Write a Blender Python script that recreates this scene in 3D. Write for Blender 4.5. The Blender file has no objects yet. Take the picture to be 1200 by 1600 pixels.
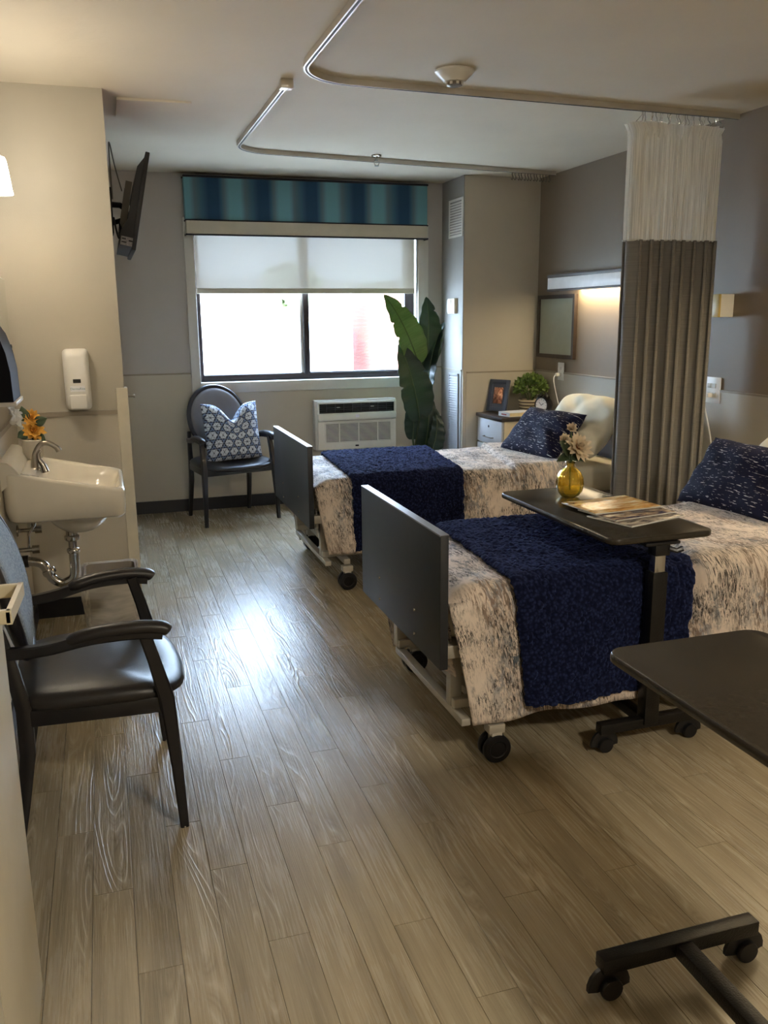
import bpy, bmesh, math, random
from math import sin, cos, pi, radians
from mathutils import Matrix, Vector, noise

SC = bpy.context.scene
COL = SC.collection
random.seed(7)

# ------------------------------------------------------------------ camera
CP, CQ, CR = radians(12.73), radians(17.7), radians(-0.515)
fw = Vector((sin(CQ)*cos(CP), cos(CQ)*cos(CP), -sin(CP)))
rt = Vector((cos(CQ), -sin(CQ), 0))
up = rt.cross(fw)
rt2 = rt*cos(CR) + up*sin(CR)
up2 = -rt*sin(CR) + up*cos(CR)
cam_d = bpy.data.cameras.new('camera')
cam_d.sensor_fit = 'VERTICAL'
cam_d.sensor_height = 32.0
cam_d.lens = 32.0*1345/1600
cam_d.clip_start = 0.02
cam = bpy.data.objects.new('camera', cam_d)
COL.objects.link(cam)
m3 = Matrix((rt2, up2, -fw)).transposed()
cam.matrix_world = Matrix.Translation((0, 0, 1.55)) @ m3.to_4x4()
SC.camera = cam

# ------------------------------------------------------------------ view, world, sun
SC.view_settings.view_transform = 'Standard'
SC.view_settings.look = 'None'
SC.view_settings.gamma = 1.0
SC.view_settings.use_curve_mapping = False
SC.view_settings.exposure = 1.5
SKY_STRENGTH = 18.0
SUN_STRENGTH = 3.0
LAMP = 1.0
W_ = bpy.data.worlds.new('sky')
SC.world = W_
W_.use_nodes = True
wn = W_.node_tree
wn.nodes.clear()
wo = wn.nodes.new('ShaderNodeOutputWorld')
wb = wn.nodes.new('ShaderNodeBackground')
wt = wn.nodes.new('ShaderNodeTexCoord')
wx = wn.nodes.new('ShaderNodeSeparateXYZ')
wr = wn.nodes.new('ShaderNodeValToRGB')
wr.color_ramp.elements[0].position = 0.0
wr.color_ramp.elements[0].color = (0.63, 0.79, 1.0, 1)
wr.color_ramp.elements[1].position = 1.0
wr.color_ramp.elements[1].color = (0.46, 0.63, 0.95, 1)
wn.links.new(wt.outputs['Generated'], wx.inputs[0])
wn.links.new(wx.outputs['Z'], wr.inputs[0])
wn.links.new(wr.outputs[0], wb.inputs[0])
wb.inputs[1].default_value = SKY_STRENGTH
wn.links.new(wb.outputs[0], wo.inputs[0])
sd = bpy.data.lights.new('sun', 'SUN')
sd.energy = SUN_STRENGTH
sd.angle = radians(0.6)
sd.color = (1.0, 0.95, 0.86)
sun = bpy.data.objects.new('sun', sd)
COL.objects.link(sun)
sun.rotation_euler = Vector((0.35, 0.75, -0.8)).to_track_quat('-Z', 'Y').to_euler()

# ------------------------------------------------------------------ materials
def lin(c):
    c = c/255.0
    return c/12.92 if c <= 0.04045 else ((c+0.055)/1.055)**2.4
def L3(rgb): return (lin(rgb[0]), lin(rgb[1]), lin(rgb[2]), 1.0)

class NT:
    """small wrapper to write node trees briefly"""
    def __init__(s, name):
        s.m = bpy.data.materials.new(name)
        s.m.use_nodes = True
        s.t = s.m.node_tree
        s.t.nodes.clear()
        s.out = s.t.nodes.new('ShaderNodeOutputMaterial')
        s.p = s.t.nodes.new('ShaderNodeBsdfPrincipled')
        s.link(s.p.outputs[0], s.out.inputs[0])
    def n(s, kind, **kw):
        nd = s.t.nodes.new('ShaderNode'+kind)
        for k, v in kw.items():
            if k in nd.inputs: nd.inputs[k].default_value = v
            else: setattr(nd, k, v)
        return nd
    def link(s, a, b): s.t.links.new(a, b)
    def coord(s, which='Object', scale=(1, 1, 1), loc=None):
        tc = s.n('TexCoord')
        mp = s.n('Mapping')
        mp.inputs['Scale'].default_value = scale
        if loc: mp.inputs['Location'].default_value = loc
        s.link(tc.outputs[which], mp.inputs[0])
        return mp.outputs[0]
    def noise(s, vec, scale=5, detail=3, rough=.55, dist=0):
        nd = s.n('TexNoise')
        nd.inputs['Scale'].default_value = scale
        nd.inputs['Detail'].default_value = detail
        nd.inputs['Roughness'].default_value = rough
        nd.inputs['Distortion'].default_value = dist
        s.link(vec, nd.inputs['Vector'])
        return nd.outputs['Fac']
    def ramp(s, fac, stops, interp='LINEAR'):
        r = s.n('ValToRGB')
        cr = r.color_ramp
        cr.interpolation = interp
        while len(cr.elements) < len(stops): cr.elements.new(0.5)
        for e, (p, c) in zip(cr.elements, stops):
            e.position = p
            e.color = c if len(c) == 4 else (*c, 1)
        s.link(fac, r.inputs[0])
        return r.outputs[0]
    def mix(s, fac, a, b):
        mx = s.n('Mix', data_type='RGBA')
        if hasattr(fac, 'node'): s.link(fac, mx.inputs[0])
        else: mx.inputs[0].default_value = fac
        for v, i in ((a, 6), (b, 7)):
            if hasattr(v, 'node'): s.link(v, mx.inputs[i])
            else: mx.inputs[i].default_value = v
        return mx.outputs[2]
    def math(s, op, a, b=None):
        mt = s.n('Math', operation=op)
        for v, i in ((a, 0), (b, 1)):
            if v is None: continue
            if hasattr(v, 'node'): s.link(v, mt.inputs[i])
            else: mt.inputs[i].default_value = v
        return mt.outputs[0]
    def bump(s, h, strength=.2, dist=.01):
        b = s.n('Bump')
        b.inputs['Strength'].default_value = strength
        b.inputs['Distance'].default_value = dist
        s.link(h, b.inputs['Height'])
        s.link(b.outputs[0], s.p.inputs['Normal'])
    def base(s, c):
        if hasattr(c, 'node'): s.link(c, s.p.inputs['Base Color'])
        else: s.p.inputs['Base Color'].default_value = c
    def set(s, **kw):
        for k, v in kw.items(): s.p.inputs[k.replace('_', ' ')].default_value = v

MATS = {}
def pm(name, rgb, rough=.5, metal=0, var=.06, scale=12, bump=.0, bscale=60, **kw):
    """plain painted / plastic / metal material with a little procedural variation"""
    if name in MATS: return MATS[name]
    t = NT(name)
    v = t.coord()
    f = t.noise(v, scale, 4)
    c = L3(rgb)
    lo = tuple(x*(1-var) for x in c[:3])+(1,)
    hi = tuple(min(1, x*(1+var)) for x in c[:3])+(1,)
    t.base(t.ramp(f, [(.3, lo), (.7, hi)]))
    t.set(Roughness=rough, Metallic=metal)
    for k, x in kw.items(): t.p.inputs[k.replace('_', ' ')].default_value = x
    if bump: t.bump(t.noise(v, bscale, 3), bump, .004)
    MATS[name] = t.m
    return t.m

M_wall_up = pm('wall_upper_paint', (178, 171, 155), .6, var=.03, scale=3, bump=.12, bscale=180)
M_wall_dark = pm('wall_taupe_paint', (126, 112, 94), .55, var=.03, scale=3, bump=.12, bscale=180)
M_wall_low = pm('wall_lower_paint', (186, 178, 162), .55, var=.03, scale=3, bump=.12, bscale=180)
M_ceil = pm('ceiling_paint', (216, 206, 187), .75, var=.03, scale=2, bump=.25, bscale=25)
M_basebd = pm('baseboard_vinyl', (26, 27, 33), .4, var=.1)
M_white = pm('white_plastic', (225, 222, 214), .35, var=.03)
M_offwhite = pm('offwhite_trim', (205, 202, 194), .4, var=.03)
M_cream = pm('cream_plastic', (214, 204, 176), .4, var=.03)
M_ceramic = pm('sink_ceramic', (226, 219, 204), .1, var=.02, Coat_Weight=.4)
M_nickel = pm('brushed_nickel', (156, 148, 137), .28, 1, var=.05)
M_chrome = pm('chrome', (190, 186, 180), .12, 1, var=.05)
M_black = pm('black_plastic', (18, 18, 21), .35, var=.1)
M_blackmetal = pm('black_metal', (22, 21, 21), .3, .3, var=.15, bump=.3, bscale=220)
M_frame = pm('bronze_window_metal', (58, 52, 53), .4, .4, var=.1)
M_woodblk = pm('dark_chair_wood', (20, 19, 24), .36, var=.2, Coat_Weight=.1)
M_vinyl = pm('black_vinyl', (35, 33, 34), .36, var=.1, bump=.15, bscale=300)
M_vinylgrey = pm('grey_vinyl', (104, 100, 98), .4, var=.08, bump=.15, bscale=300)
M_lamin = pm('charcoal_laminate', (37, 40, 46), .42, var=.1, scale=40)
M_laminedge = pm('dark_laminate_edge', (30, 29, 32), .4, var=.1)
M_tabletop = pm('bronze_black_laminate', (50, 45, 38), .22, var=.12, scale=60, bump=.08, bscale=300)
M_bedmetal = pm('beige_bed_metal', (186, 180, 168), .4, .35, var=.06)
M_sheet = pm('cream_sheet', (232, 222, 196), .8, var=.03, bump=.2, bscale=20)
M_darkwood = pm('dark_brown_wood', (52, 42, 36), .4, var=.2, scale=30)
M_track = pm('track_metal', (198, 192, 182), .35, .4, var=.04)
M_slot = pm('track_slot_dark', (40, 36, 33), .6)
M_paper = pm('paper', (226, 224, 216), .8, var=.03)
M_green = pm('dark_leaf', (38, 60, 52), .4, var=.25, scale=20)
M_stem = pm('green_stem', (72, 92, 48), .5, var=.15)
M_pot = pm('grey_pot', (88, 84, 80), .6)
M_soil = pm('soil', (48, 36, 28), .95, var=.3, scale=60)

def mat_floor():
    t = NT('vinyl_plank')
    oi = t.n('ObjectInfo')
    tc = t.n('TexCoord')
    ofs = t.n('VectorMath', operation='SCALE')
    comb = t.n('CombineXYZ')
    t.link(oi.outputs['Random'], comb.inputs[0])
    t.link(t.math('MULTIPLY', oi.outputs['Random'], 7.3), comb.inputs[1])
    t.link(t.math('MULTIPLY', oi.outputs['Random'], 3.1), comb.inputs[2])
    t.link(comb.outputs[0], ofs.inputs[0]); ofs.inputs['Scale'].default_value = 37.0
    add = t.n('VectorMath', operation='ADD')
    t.link(tc.outputs['Object'], add.inputs[0]); t.link(ofs.outputs[0], add.inputs[1])
    def mp(sc):
        m = t.n('Mapping'); m.inputs['Scale'].default_value = sc
        t.link(add.outputs[0], m.inputs[0]); return m.outputs[0]
    # cathedral figure: contour lines of a stretched smooth noise
    big = t.noise(mp((11, 1.3, 11)), 1.0, 1.2, .45, .2)
    rings = t.math('PINGPONG', t.math('MULTIPLY', big, 13.0), 0.5)
    rings = t.math('MULTIPLY', rings, 2.0)
    ringm = t.ramp(rings, [(0.0, (1, 1, 1)), (.30, (.25, .25, .25)), (.6, (0, 0, 0))])
    patch = t.ramp(t.noise(mp((14, .8, 14)), 1.0, 2), [(.49, (0, 0, 0)), (.63, (1, 1, 1))])
    ringm = t.math('MULTIPLY', ringm, patch)
    fine = t.noise(mp((190, 5, 190)), 1.0, 4, .6)
    broad = t.noise(mp((22, 1.1, 22)), 1.0, 3, .55)
    c = t.ramp(broad, [(.28, L3((140, 128, 105))), (.5, L3((160, 147, 121))), (.75, L3((173, 160, 134)))])
    c = t.mix(t.math('MULTIPLY', t.ramp(fine, [(.36, (1, 1, 1)), (.52, (0, 0, 0))]), .22), c, L3((112, 100, 80)))
    c = t.mix(t.math('MULTIPLY', ringm, .46), c, L3((206, 194, 170)))
    edge = t.ramp(rings, [(.55, (0, 0, 0)), (.75, (1, 1, 1)), (.95, (0, 0, 0))])
    c = t.mix(t.math('MULTIPLY', t.math('MULTIPLY', edge, patch), .35), c, L3((112, 100, 80)))
    tint = t.ramp(oi.outputs['Random'], [(0, (.90, .90, .90)), (1, (1.06, 1.05, 1.04))])
    mx = t.n('Mix', data_type='RGBA', blend_type='MULTIPLY'); mx.inputs[0].default_value = 1
    t.link(c, mx.inputs[6]); t.link(tint, mx.inputs[7])
    t.base(mx.outputs[2])
    wax = t.noise(t.coord('Object', (2.2, 2.2, 2.2)), 1.0, 3)
    ro = t.math('ADD', t.math('MULTIPLY', fine, .16), t.math('MULTIPLY', wax, .12))
    t.link(t.math('ADD', ro, .12), t.p.inputs['Roughness'])
    t.set(**{'Specular IOR Level': .42})
    h = t.math('ADD', fine, t.math('MULTIPLY', ringm, .6))
    t.bump(h, .55, .0025)
    return t.m
M_floor = mat_floor()
M_subfloor = pm('floor_base', (105, 97, 84), .35, var=.08)

def mat_quilt():
    t = NT('abstract_brushed_print')
    uv = t.coord('UV')
    def mp(sc, lo=(0, 0, 0)):
        return t.coord('UV', sc, lo)
    c = t.ramp(t.noise(mp((3, 3, 1)), 1.5, 3), [(.3, L3((212, 194, 178))), (.7, L3((230, 217, 204)))])
    def stroke(sx, sy, seed, lo, rx, ry, rlo, det=6, dist=1.2):
        st = t.noise(mp((sx, sy, 1), (seed, seed*1.7, 0)), 1.0, det, .72, dist)
        rg = t.noise(mp((rx, ry, 1), (seed*2.3+3, seed+7, 0)), 1.0, 3, .6)
        return t.math('MULTIPLY', t.ramp(st, [(lo, (0, 0, 0)), (lo+.05, (1, 1, 1))]), t.ramp(rg, [(rlo, (0, 0, 0)), (rlo+.10, (1, 1, 1))]))
    c = t.mix(t.math('MULTIPLY', stroke(34, 12, 8.1, .48, 4, 3, .50), .7), c, L3((124, 130, 142)))
    c = t.mix(t.math('MULTIPLY', stroke(60, 15, 2.2, .49, 5, 3.2, .47), .85), c, L3((128, 106, 90)))
    c = t.mix(t.math('MULTIPLY', stroke(120, 24, 5.7, .50, 6, 3.4, .46), .95), c, L3((50, 42, 40)))
    c = t.mix(t.math('MULTIPLY', stroke(170, 34, 9.9, .52, 5, 5, .45), .95), c, L3((38, 33, 35)))
    c = t.mix(t.math('MULTIPLY', stroke(40, 18, 4.4, .49, 7, 5, .58), .85), c, L3((58, 78, 92)))
    t.base(c)
    t.set(Roughness=.8, **{'Sheen Weight': .1})
    t.bump(t.noise(mp((14, 14, 1)), 1.0, 4), .35, .008)
    return t.m
M_quilt = mat_quilt()

def mat_throw():
    t = NT('navy_boucle')
    v = t.coord('Object')
    vo = t.n('TexVoronoi'); vo.inputs['Scale'].default_value = 75
    t.link(v, vo.inputs['Vector'])
    f = t.noise(v, 40, 3)
    t.base(t.ramp(t.math('ADD', vo.outputs['Distance'], t.math('MULTIPLY', f, .3)), [(.1, L3((40, 49, 86))), (.75, L3((14, 18, 40)))]))
    t.set(Roughness=.95, **{'Sheen Weight': .35, 'Sheen Roughness': .5, 'Specular IOR Level': .1})
    t.p.inputs['Sheen Tint'].default_value = L3((90, 110, 180))
    t.bump(vo.outputs['Distance'], -.9, .012)
    return t.m
M_throw = mat_throw()

def mat_dash():
    t = NT('navy_dash_print')
    def cells(sx, sy, lo, thr):
        v = t.coord('UV', (sx, sy, 1), lo)
        n = t.noise(v, 1.0, 2, .5)
        return t.ramp(n, [(thr, (0, 0, 0)), (thr+.02, (1, 1, 1))])
    a = cells(15, 160, (0, 0, 0), .645)
    b = cells(30, 240, (7, 3, 0), .675)
    d = t.math('MAXIMUM', a, b)
    t.base(t.mix(d, t.ramp(t.noise(t.coord('UV', (8, 8, 1)), 2, 3), [(.3, L3((17, 19, 42))), (.7, L3((26, 29, 58)))]), L3((214, 212, 216))))
    t.set(Roughness=.8, **{'Specular IOR Level': .2})
    return t.m
M_dash = mat_dash()

def mat_valance():
    t = NT('striped_valance_fabric')
    tc = t.n('TexCoord'); sx = t.n('SeparateXYZ')
    t.link(tc.outputs['Object'], sx.inputs[0])
    x = t.math('ADD', sx.outputs[0], t.math('MULTIPLY', t.math('SUBTRACT', t.noise(t.coord('Object', (160, 2, 2)), 1, 2), .5), .012))
    f = t.math('FRACT', t.math('DIVIDE', t.math('ADD', x, -.168), .388))
    d = L3((28, 66, 98)); te = L3((104, 154, 168)); g = L3((88, 112, 122)); md = L3((58, 98, 120))
    c = t.ramp(f, [(0, te), (.12, te), (.22, g), (.36, md), (.48, d), (.68, d), (.74, md), (.80, g), (.90, te), (1, te)])
    t.base(c)
    t.set(Roughness=.85)
    t.bump(t.noise(t.coord('Object', (300, 300, 40)), 1, 2), .2, .002)
    return t.m
M_valance = mat_valance()
M_valcream = pm('cream_fabric', (198, 190, 172), .85, var=.04, bump=.2, bscale=250)
M_piping = pm('black_piping', (30, 32, 42), .7)

def mat_mixed(name, rgb, alpha, transl=.5, rough=.8, pattern=None, tcol=(1, 1, 1, 1)):
    """see-through woven cloth: threads (diffuse + translucent) over open holes"""
    t = NT(name)
    df = t.n('BsdfDiffuse'); tl = t.n('BsdfTranslucent'); tr = t.n('BsdfTransparent')
    tr.inputs[0].default_value = tcol
    df.inputs[0].default_value = L3(rgb); tl.inputs[0].default_value = L3(rgb)
    m1 = t.n('MixShader'); m1.inputs[0].default_value = transl
    t.link(df.outputs[0], m1.inputs[1]); t.link(tl.outputs[0], m1.inputs[2])
    m2 = t.n('MixShader')
    t.link(tr.outputs[0], m2.inputs[1]); t.link(m1.outputs[0], m2.inputs[2])
    if pattern:
        v = t.coord('UV', pattern)
        f = t.noise(v, 1.0, 2)
        r = t.ramp(f, [(.35, (alpha-.18,)*3), (.65, (min(1, alpha+.18),)*3)])
        t.link(r, m2.inputs[0])
    else: m2.inputs[0].default_value = alpha
    t.link(m2.outputs[0], t.out.inputs[0])
    return t.m
M_shade = mat_mixed('solar_shade_weave', (214, 206, 192), .994, .030)
M_net = mat_mixed('white_curtain_net', (238, 233, 222), .80, .30, pattern=(420, 3, 1))
M_liner = mat_mixed('clear_bin_liner', (222, 217, 208), .62, .3, pattern=(30, 9, 1))

def mat_glass():
    t = NT('window_glass')
    tr = t.n('BsdfTransparent'); tr.inputs[0].default_value = (.93, .95, .95, 1)
    gl = t.n('BsdfGlossy'); gl.inputs['Roughness'].default_value = .02
    m = t.n('MixShader'); m.inputs[0].default_value = .06
    t.link(tr.outputs[0], m.inputs[1]); t.link(gl.outputs[0], m.inputs[2])
    t.link(m.outputs[0], t.out.inputs[0])
    return t.m
M_glass = mat_glass()

def mat_emit(name, rgb, s):
    t = NT(name)
    t.base(L3(rgb)); t.set(Roughness=.4)
    t.p.inputs['Emission Color'].default_value = L3(rgb)
    t.p.inputs['Emission Strength'].default_value = s
    return t.m

def mat_gold():
    t = NT('amber_glass')
    t.base((1.0, .80, .16, 1))
    t.set(Roughness=.04, Metallic=.1)
    t.p.inputs['Transmission Weight'].default_value = .9
    t.p.inputs['IOR'].default_value = 1.45
    t.p.inputs['Coat Weight'].default_value = .5
    return t.m
M_gold = mat_gold()

def mat_curtain():
    t = NT('taupe_curtain_cloth')
    v = t.coord('UV', (3, 300, 1))
    f = t.noise(v, 1.0, 3)
    t.base(t.ramp(f, [(.3, L3((116, 112, 107))), (.7, L3((134, 130, 124)))]))
    t.set(Roughness=.85, **{'Sheen Weight': .15})
    t.bump(t.noise(t.coord('UV', (300, 300, 1)), 1.0, 2), .15, .002)
    return t.m
M_curtain = mat_curtain()

def mat_chairfab():
    t = NT('flecked_blue_grey_fabric')
    f = t.noise(t.coord('Object', (1, 1, 1)), 120, 4, .7)
    t.base(t.ramp(f, [(.35, L3((96, 112, 128))), (.6, L3((150, 160, 170)))]))
    t.set(Roughness=.8)
    t.bump(f, .3, .002)
    return t.m
M_chairfab = mat_chairfab()

def mat_attr(name):
    t = NT(name)
    a = t.n('Attribute'); a.attribute_name = 'print'
    t.link(a.outputs['Color'], t.p.inputs['Base Color'])
    t.set(Roughness=.75, **{'Sheen Weight': .1})
    t.bump(t.noise(t.coord('UV', (160, 160, 1)), 1, 2), .2, .002)
    return t.m
M_star = mat_attr('star_lattice_print')

def mat_print(name, stops, sc=(6, 6, 1), dist=1.0, seed=0, rough=.35):
    t = NT(name)
    f = t.noise(t.coord('UV', sc, (seed, seed*2, 0)), 1.0, 3, .55, dist)
    t.base(t.ramp(f, [(p, L3(c)) for p, c in stops]))
    t.set(Roughness=rough)
    return t.m

def mat_brickwall():
    t = NT('pale_brick_facade')
    b = t.n('TexBrick')
    b.inputs['Color1'].default_value = L3((120, 56, 46)); b.inputs['Color2'].default_value = L3((140, 70, 58))
    b.inputs['Mortar'].default_value = L3((150, 140, 130)); b.inputs['Scale'].default_value = 4.0
    tc = t.n('TexCoord'); sp = t.n('SeparateXYZ'); cb = t.n('CombineXYZ')
    t.link(tc.outputs['Object'], sp.inputs[0]); t.link(sp.outputs[0], cb.inputs[0]); t.link(sp.outputs[2], cb.inputs[1])
    t.link(cb.outputs[0], b.inputs['Vector'])
    t.base(b.outputs['Color']); t.set(Roughness=.9)
    return t.m

# ------------------------------------------------------------------ object helpers
WM = {}                                            # world matrix of every object we parent to
def thing(name, label, cat, loc=(0, 0, 0), rz=0, group=None, kind=None):
    o = bpy.data.objects.new(name, None)
    o.empty_display_size = .1
    COL.objects.link(o)
    o.location = loc
    o.rotation_euler = (0, 0, rz)
    WM[o.name] = Matrix.Translation(loc) @ Matrix.Rotation(rz, 4, 'Z')
    tag(o, label, cat, group, kind)
    return o
def tag(o, label=None, cat=None, group=None, kind=None):
    if label: o['label'] = label
    if cat: o['category'] = cat
    if group: o['group'] = group
    if kind: o['kind'] = kind
    return o
def relabel(o, label):
    o['label'] = label
    return o
def link_mesh(name, me, mat, parent=None, smooth=True, world=False, angle=40):
    o = bpy.data.objects.new(name, me)
    COL.objects.link(o)
    if mat: me.materials.append(mat)
    P = WM.get(parent.name, Matrix.Identity(4)) if parent else Matrix.Identity(4)
    if parent:
        o.parent = parent
        if world: me.transform(P.inverted())
    if smooth:
        me.polygons.foreach_set('use_smooth', [True]*len(me.polygons))
        if angle < 180:
            try: me.set_sharp_from_angle(angle=radians(angle))
            except Exception: pass
    # origin at the middle of the geometry, so that every part sits where it is
    if len(me.vertices):
        c = Vector((0, 0, 0))
        lo = Vector((1e9,)*3); hi = Vector((-1e9,)*3)
        for v in me.vertices:
            for i in range(3):
                lo[i] = min(lo[i], v.co[i]); hi[i] = max(hi[i], v.co[i])
        c = (lo+hi)/2
        if KEEP_ORIGIN[0]: c = Vector((0, 0, 0))
        me.transform(Matrix.Translation(-c))
        o.location = c
        WM[o.name] = P @ Matrix.Translation(c)
    else:
        WM[o.name] = P
    return o
KEEP_ORIGIN = [False]

class B:
    """collects primitive shapes into one bmesh; done() links it as one mesh object"""
    def __init__(s): s.bm = bmesh.new()
    def _tf(s, vs, M):
        bmesh.ops.transform(s.bm, matrix=M, verts=vs)
    def box(s, c, d, bevel=0, rot=None, seg=2):
        r = bmesh.ops.create_cube(s.bm, size=1)
        vs = r['verts']
        bmesh.ops.scale(s.bm, vec=d, verts=vs)
        if bevel:
            es = list({e for v in vs for e in v.link_edges})
            rr = bmesh.ops.bevel(s.bm, geom=es, offset=bevel, segments=seg, affect='EDGES', profile=.5)
            vs = list({v for f in rr['faces'] for v in f.verts} | {v for v in vs if v.is_valid})
        M = Matrix.Translation(c)
        if rot is not None: M = M @ (rot if isinstance(rot, Matrix) else Matrix.Rotation(rot, 4, 'Z'))
        s._tf(vs, M)
        return s
    def b2(s, x0, x1, y0, y1, z0, z1, bevel=0, seg=2):
        return s.box(((x0+x1)/2, (y0+y1)/2, (z0+z1)/2), (x1-x0, y1-y0, z1-z0), bevel, seg=seg)
    def tube(s, pts, r, seg=10, closed=False, cap=True, flat=None):
        pts = [Vector(p) for p in pts]
        n = len(pts)
        rs = r if isinstance(r, (list, tuple)) else [r]*n
        rings = []
        prev = None
        for i, p in enumerate(pts):
            if closed: t = pts[(i+1) % n]-pts[i-1]
            elif i == 0: t = pts[1]-pts[0]
            elif i == n-1: t = pts[-1]-pts[-2]
            else: t = (pts[i+1]-p).normalized()+(p-pts[i-1]).normalized()
            t.normalize()
            if prev is None:
                a = Vector((0, 0, 1)) if abs(t.z) < .9 else Vector((1, 0, 0))
                u = t.cross(a).normalized()
            else:
                u = prev-t*prev.dot(t)
                if u.length < 1e-6: u = t.orthogonal()
                u.normalize()
            prev = u
            w = t.cross(u)
            fy = flat if flat else 1
            rings.append([s.bm.verts.new(p+u*(cos(2*pi*k/seg)*rs[i])+w*(sin(2*pi*k/seg)*rs[i]*fy)) for k in range(seg)])
        m = n if closed else n-1
        for i in range(m):
            a, b = rings[i], rings[(i+1) % n]
            for k in range(seg):
                try: s.bm.faces.new((a[k], a[(k+1) % seg], b[(k+1) % seg], b[k]))
                except ValueError: pass
        if cap and not closed:
            s.bm.faces.new(list(reversed(rings[0]))); s.bm.faces.new(rings[-1])
        return s
    def sweep(s, pts, w, h):
        """rectangular section (w across in plan, h tall) swept along a plan path"""
        rings = []
        n = len(pts)
        for i, p in enumerate(pts):
            p = Vector(p)
            t = Vector(pts[min(i+1, n-1)])-Vector(pts[max(i-1, 0)])
            t.z = 0; t.normalize()
            u = Vector((-t.y, t.x, 0))
            rings.append([s.bm.verts.new(p+u*a+Vector((0, 0, b))) for a, b in ((-w/2, -h/2), (w/2, -h/2), (w/2, h/2), (-w/2, h/2))])
        for i in range(n-1):
            a, b = rings[i], rings[i+1]
            for k in range(4): s.bm.faces.new((a[k], b[k], b[(k+1) % 4], a[(k+1) % 4]))
        s.bm.faces.new(rings[0]); s.bm.faces.new(list(reversed(rings[-1])))
        return s
    def rod(s, pts, sizes, side):
        """square-section tapering rod: sizes = (along side, across) per point; side = fixed direction"""
        rings = []
        n = len(pts)
        side = Vector(side).normalized()
        for i, p in enumerate(pts):
            p = Vector(p)
            t = (Vector(pts[min(i+1, n-1)])-Vector(pts[max(i-1, 0)])).normalized()
            u = (side-t*side.dot(t)).normalized()
            w = t.cross(u)
            a, b = sizes[i]
            k = .28
            ring = []
            for (ca, cb) in ((1, 1-k), (1-k, 1), (-1+k, 1), (-1, 1-k), (-1, -1+k), (-1+k, -1), (1-k, -1), (1, -1+k)):
                ring.append(s.bm.verts.new(p+u*(a/2*ca)+w*(b/2*cb)))
            rings.append(ring)
        for i in range(n-1):
            a, b = rings[i], rings[i+1]
            for k in range(8): s.bm.faces.new((a[k], a[(k+1) % 8], b[(k+1) % 8], b[k]))
        s.bm.faces.new(list(reversed(rings[0]))); s.bm.faces.new(rings[-1])
        return s
    def lathe(s, prof, c=(0, 0, 0), seg=24, M=None, ribs=None):
        rings = []
        for r, z in prof:
            ring = []
            for k in range(seg):
                a = 2*pi*k/seg
                rr = r*(1+(ribs[1]*cos(ribs[0]*a) if ribs else 0))
                ring.append(s.bm.verts.new((rr*cos(a), rr*sin(a), z)))
            rings.append(ring)
        for i in range(len(rings)-1):
            a, b = rings[i], rings[i+1]
            for k in range(seg): s.bm.faces.new((a[k], a[(k+1) % seg], b[(k+1) % seg], b[k]))
        for ring, rev in ((rings[0], True), (rings[-1], False)):
            try: s.bm.faces.new(list(reversed(ring)) if rev else ring)
            except ValueError: pass
        vs = [v for r_ in rings for v in r_]
        s._tf(vs, Matrix.Translation(c) @ (M or Matrix.Identity(4)))
        return s
    def cyl(s, p0, p1, r, seg=16):
        return s.tube([p0, p1], r, seg)
    def loft(s, rings, closed=True, cap0=True, cap1=True):
        R = [[s.bm.verts.new(p) for p in r] for r in rings]
        for i in range(len(R)-1):
            a, b = R[i], R[i+1]
            m = len(a)
            for k in range(m if closed else m-1): s.bm.faces.new((a[k], a[(k+1) % m], b[(k+1) % m], b[k]))
        if cap0: s.bm.faces.new(list(reversed(R[0])))
        if cap1: s.bm.faces.new(R[-1])
        return s
    def done(s, name, mat, parent=None, smooth=True, world=False, angle=40):
        bmesh.ops.recalc_face_normals(s.bm, faces=s.bm.faces[:])
        me = bpy.data.meshes.new(name)
        s.bm.to_mesh(me); s.bm.free()
        return link_mesh(name, me, mat, parent, smooth, world, angle)

def grid(name, f, nu, nv, mat, parent=None, uv=None, color=None, world=False, wrap=False, smooth=True, angle=180):
    vs, fs, uvs = [], [], []
    for j in range(nv+1):
        for i in range(nu+1):
            u, v = i/nu, j/nv
            vs.append(f(u, v))
            uvs.append(uv(u, v) if uv else (u, v))
    for j in range(nv):
        for i in range(nu):
            a = j*(nu+1)+i
            fs.append((a, a+1, a+nu+2, a+nu+1))
    me = bpy.data.meshes.new(name)
    me.from_pydata(vs, [], fs)
    ul = me.uv_layers.new(name='UVMap')
    li = [0]*len(me.loops)
    me.loops.foreach_get('vertex_index', li)
    flat = []
    for k in li: flat += uvs[k]
    ul.data.foreach_set('uv', flat)
    if color:
        ca = me.color_attributes.new('print', 'FLOAT_COLOR', 'POINT')
        fl = []
        for k in range(len(vs)):
            c = color(*uvs[k]); fl += [c[0], c[1], c[2], 1]
        ca.data.foreach_set('color', fl)
    return link_mesh(name, me, mat, parent, smooth, world, angle)

def copy_tree(o, parent=None):
    c = o.copy(); COL.objects.link(c); c.parent = parent
    for ch in [x for x in COL.objects if x.parent == o]: copy_tree(ch, c)
    return c
def solid(o, th, offset=-1):
    m = o.modifiers.new('thickness', 'SOLIDIFY'); m.thickness = th; m.offset = offset
    return o
def rrect(cx, cy, hx, hy, r, n=6):
    out = []
    for (sx, sy, a0) in ((1, 1, 0), (-1, 1, pi/2), (-1, -1, pi), (1, -1, 3*pi/2)):
        for k in range(n+1):
            a = a0+pi/2*k/n
            out.append((cx+sx*(hx-r)+r*cos(a), cy+sy*(hy-r)+r*sin(a)))
    return out
def frac(x): return x-math.floor(x)
def sst(a, b, x):
    t = max(0, min(1, (x-a)/(b-a))); return t*t*(3-2*t)

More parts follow.
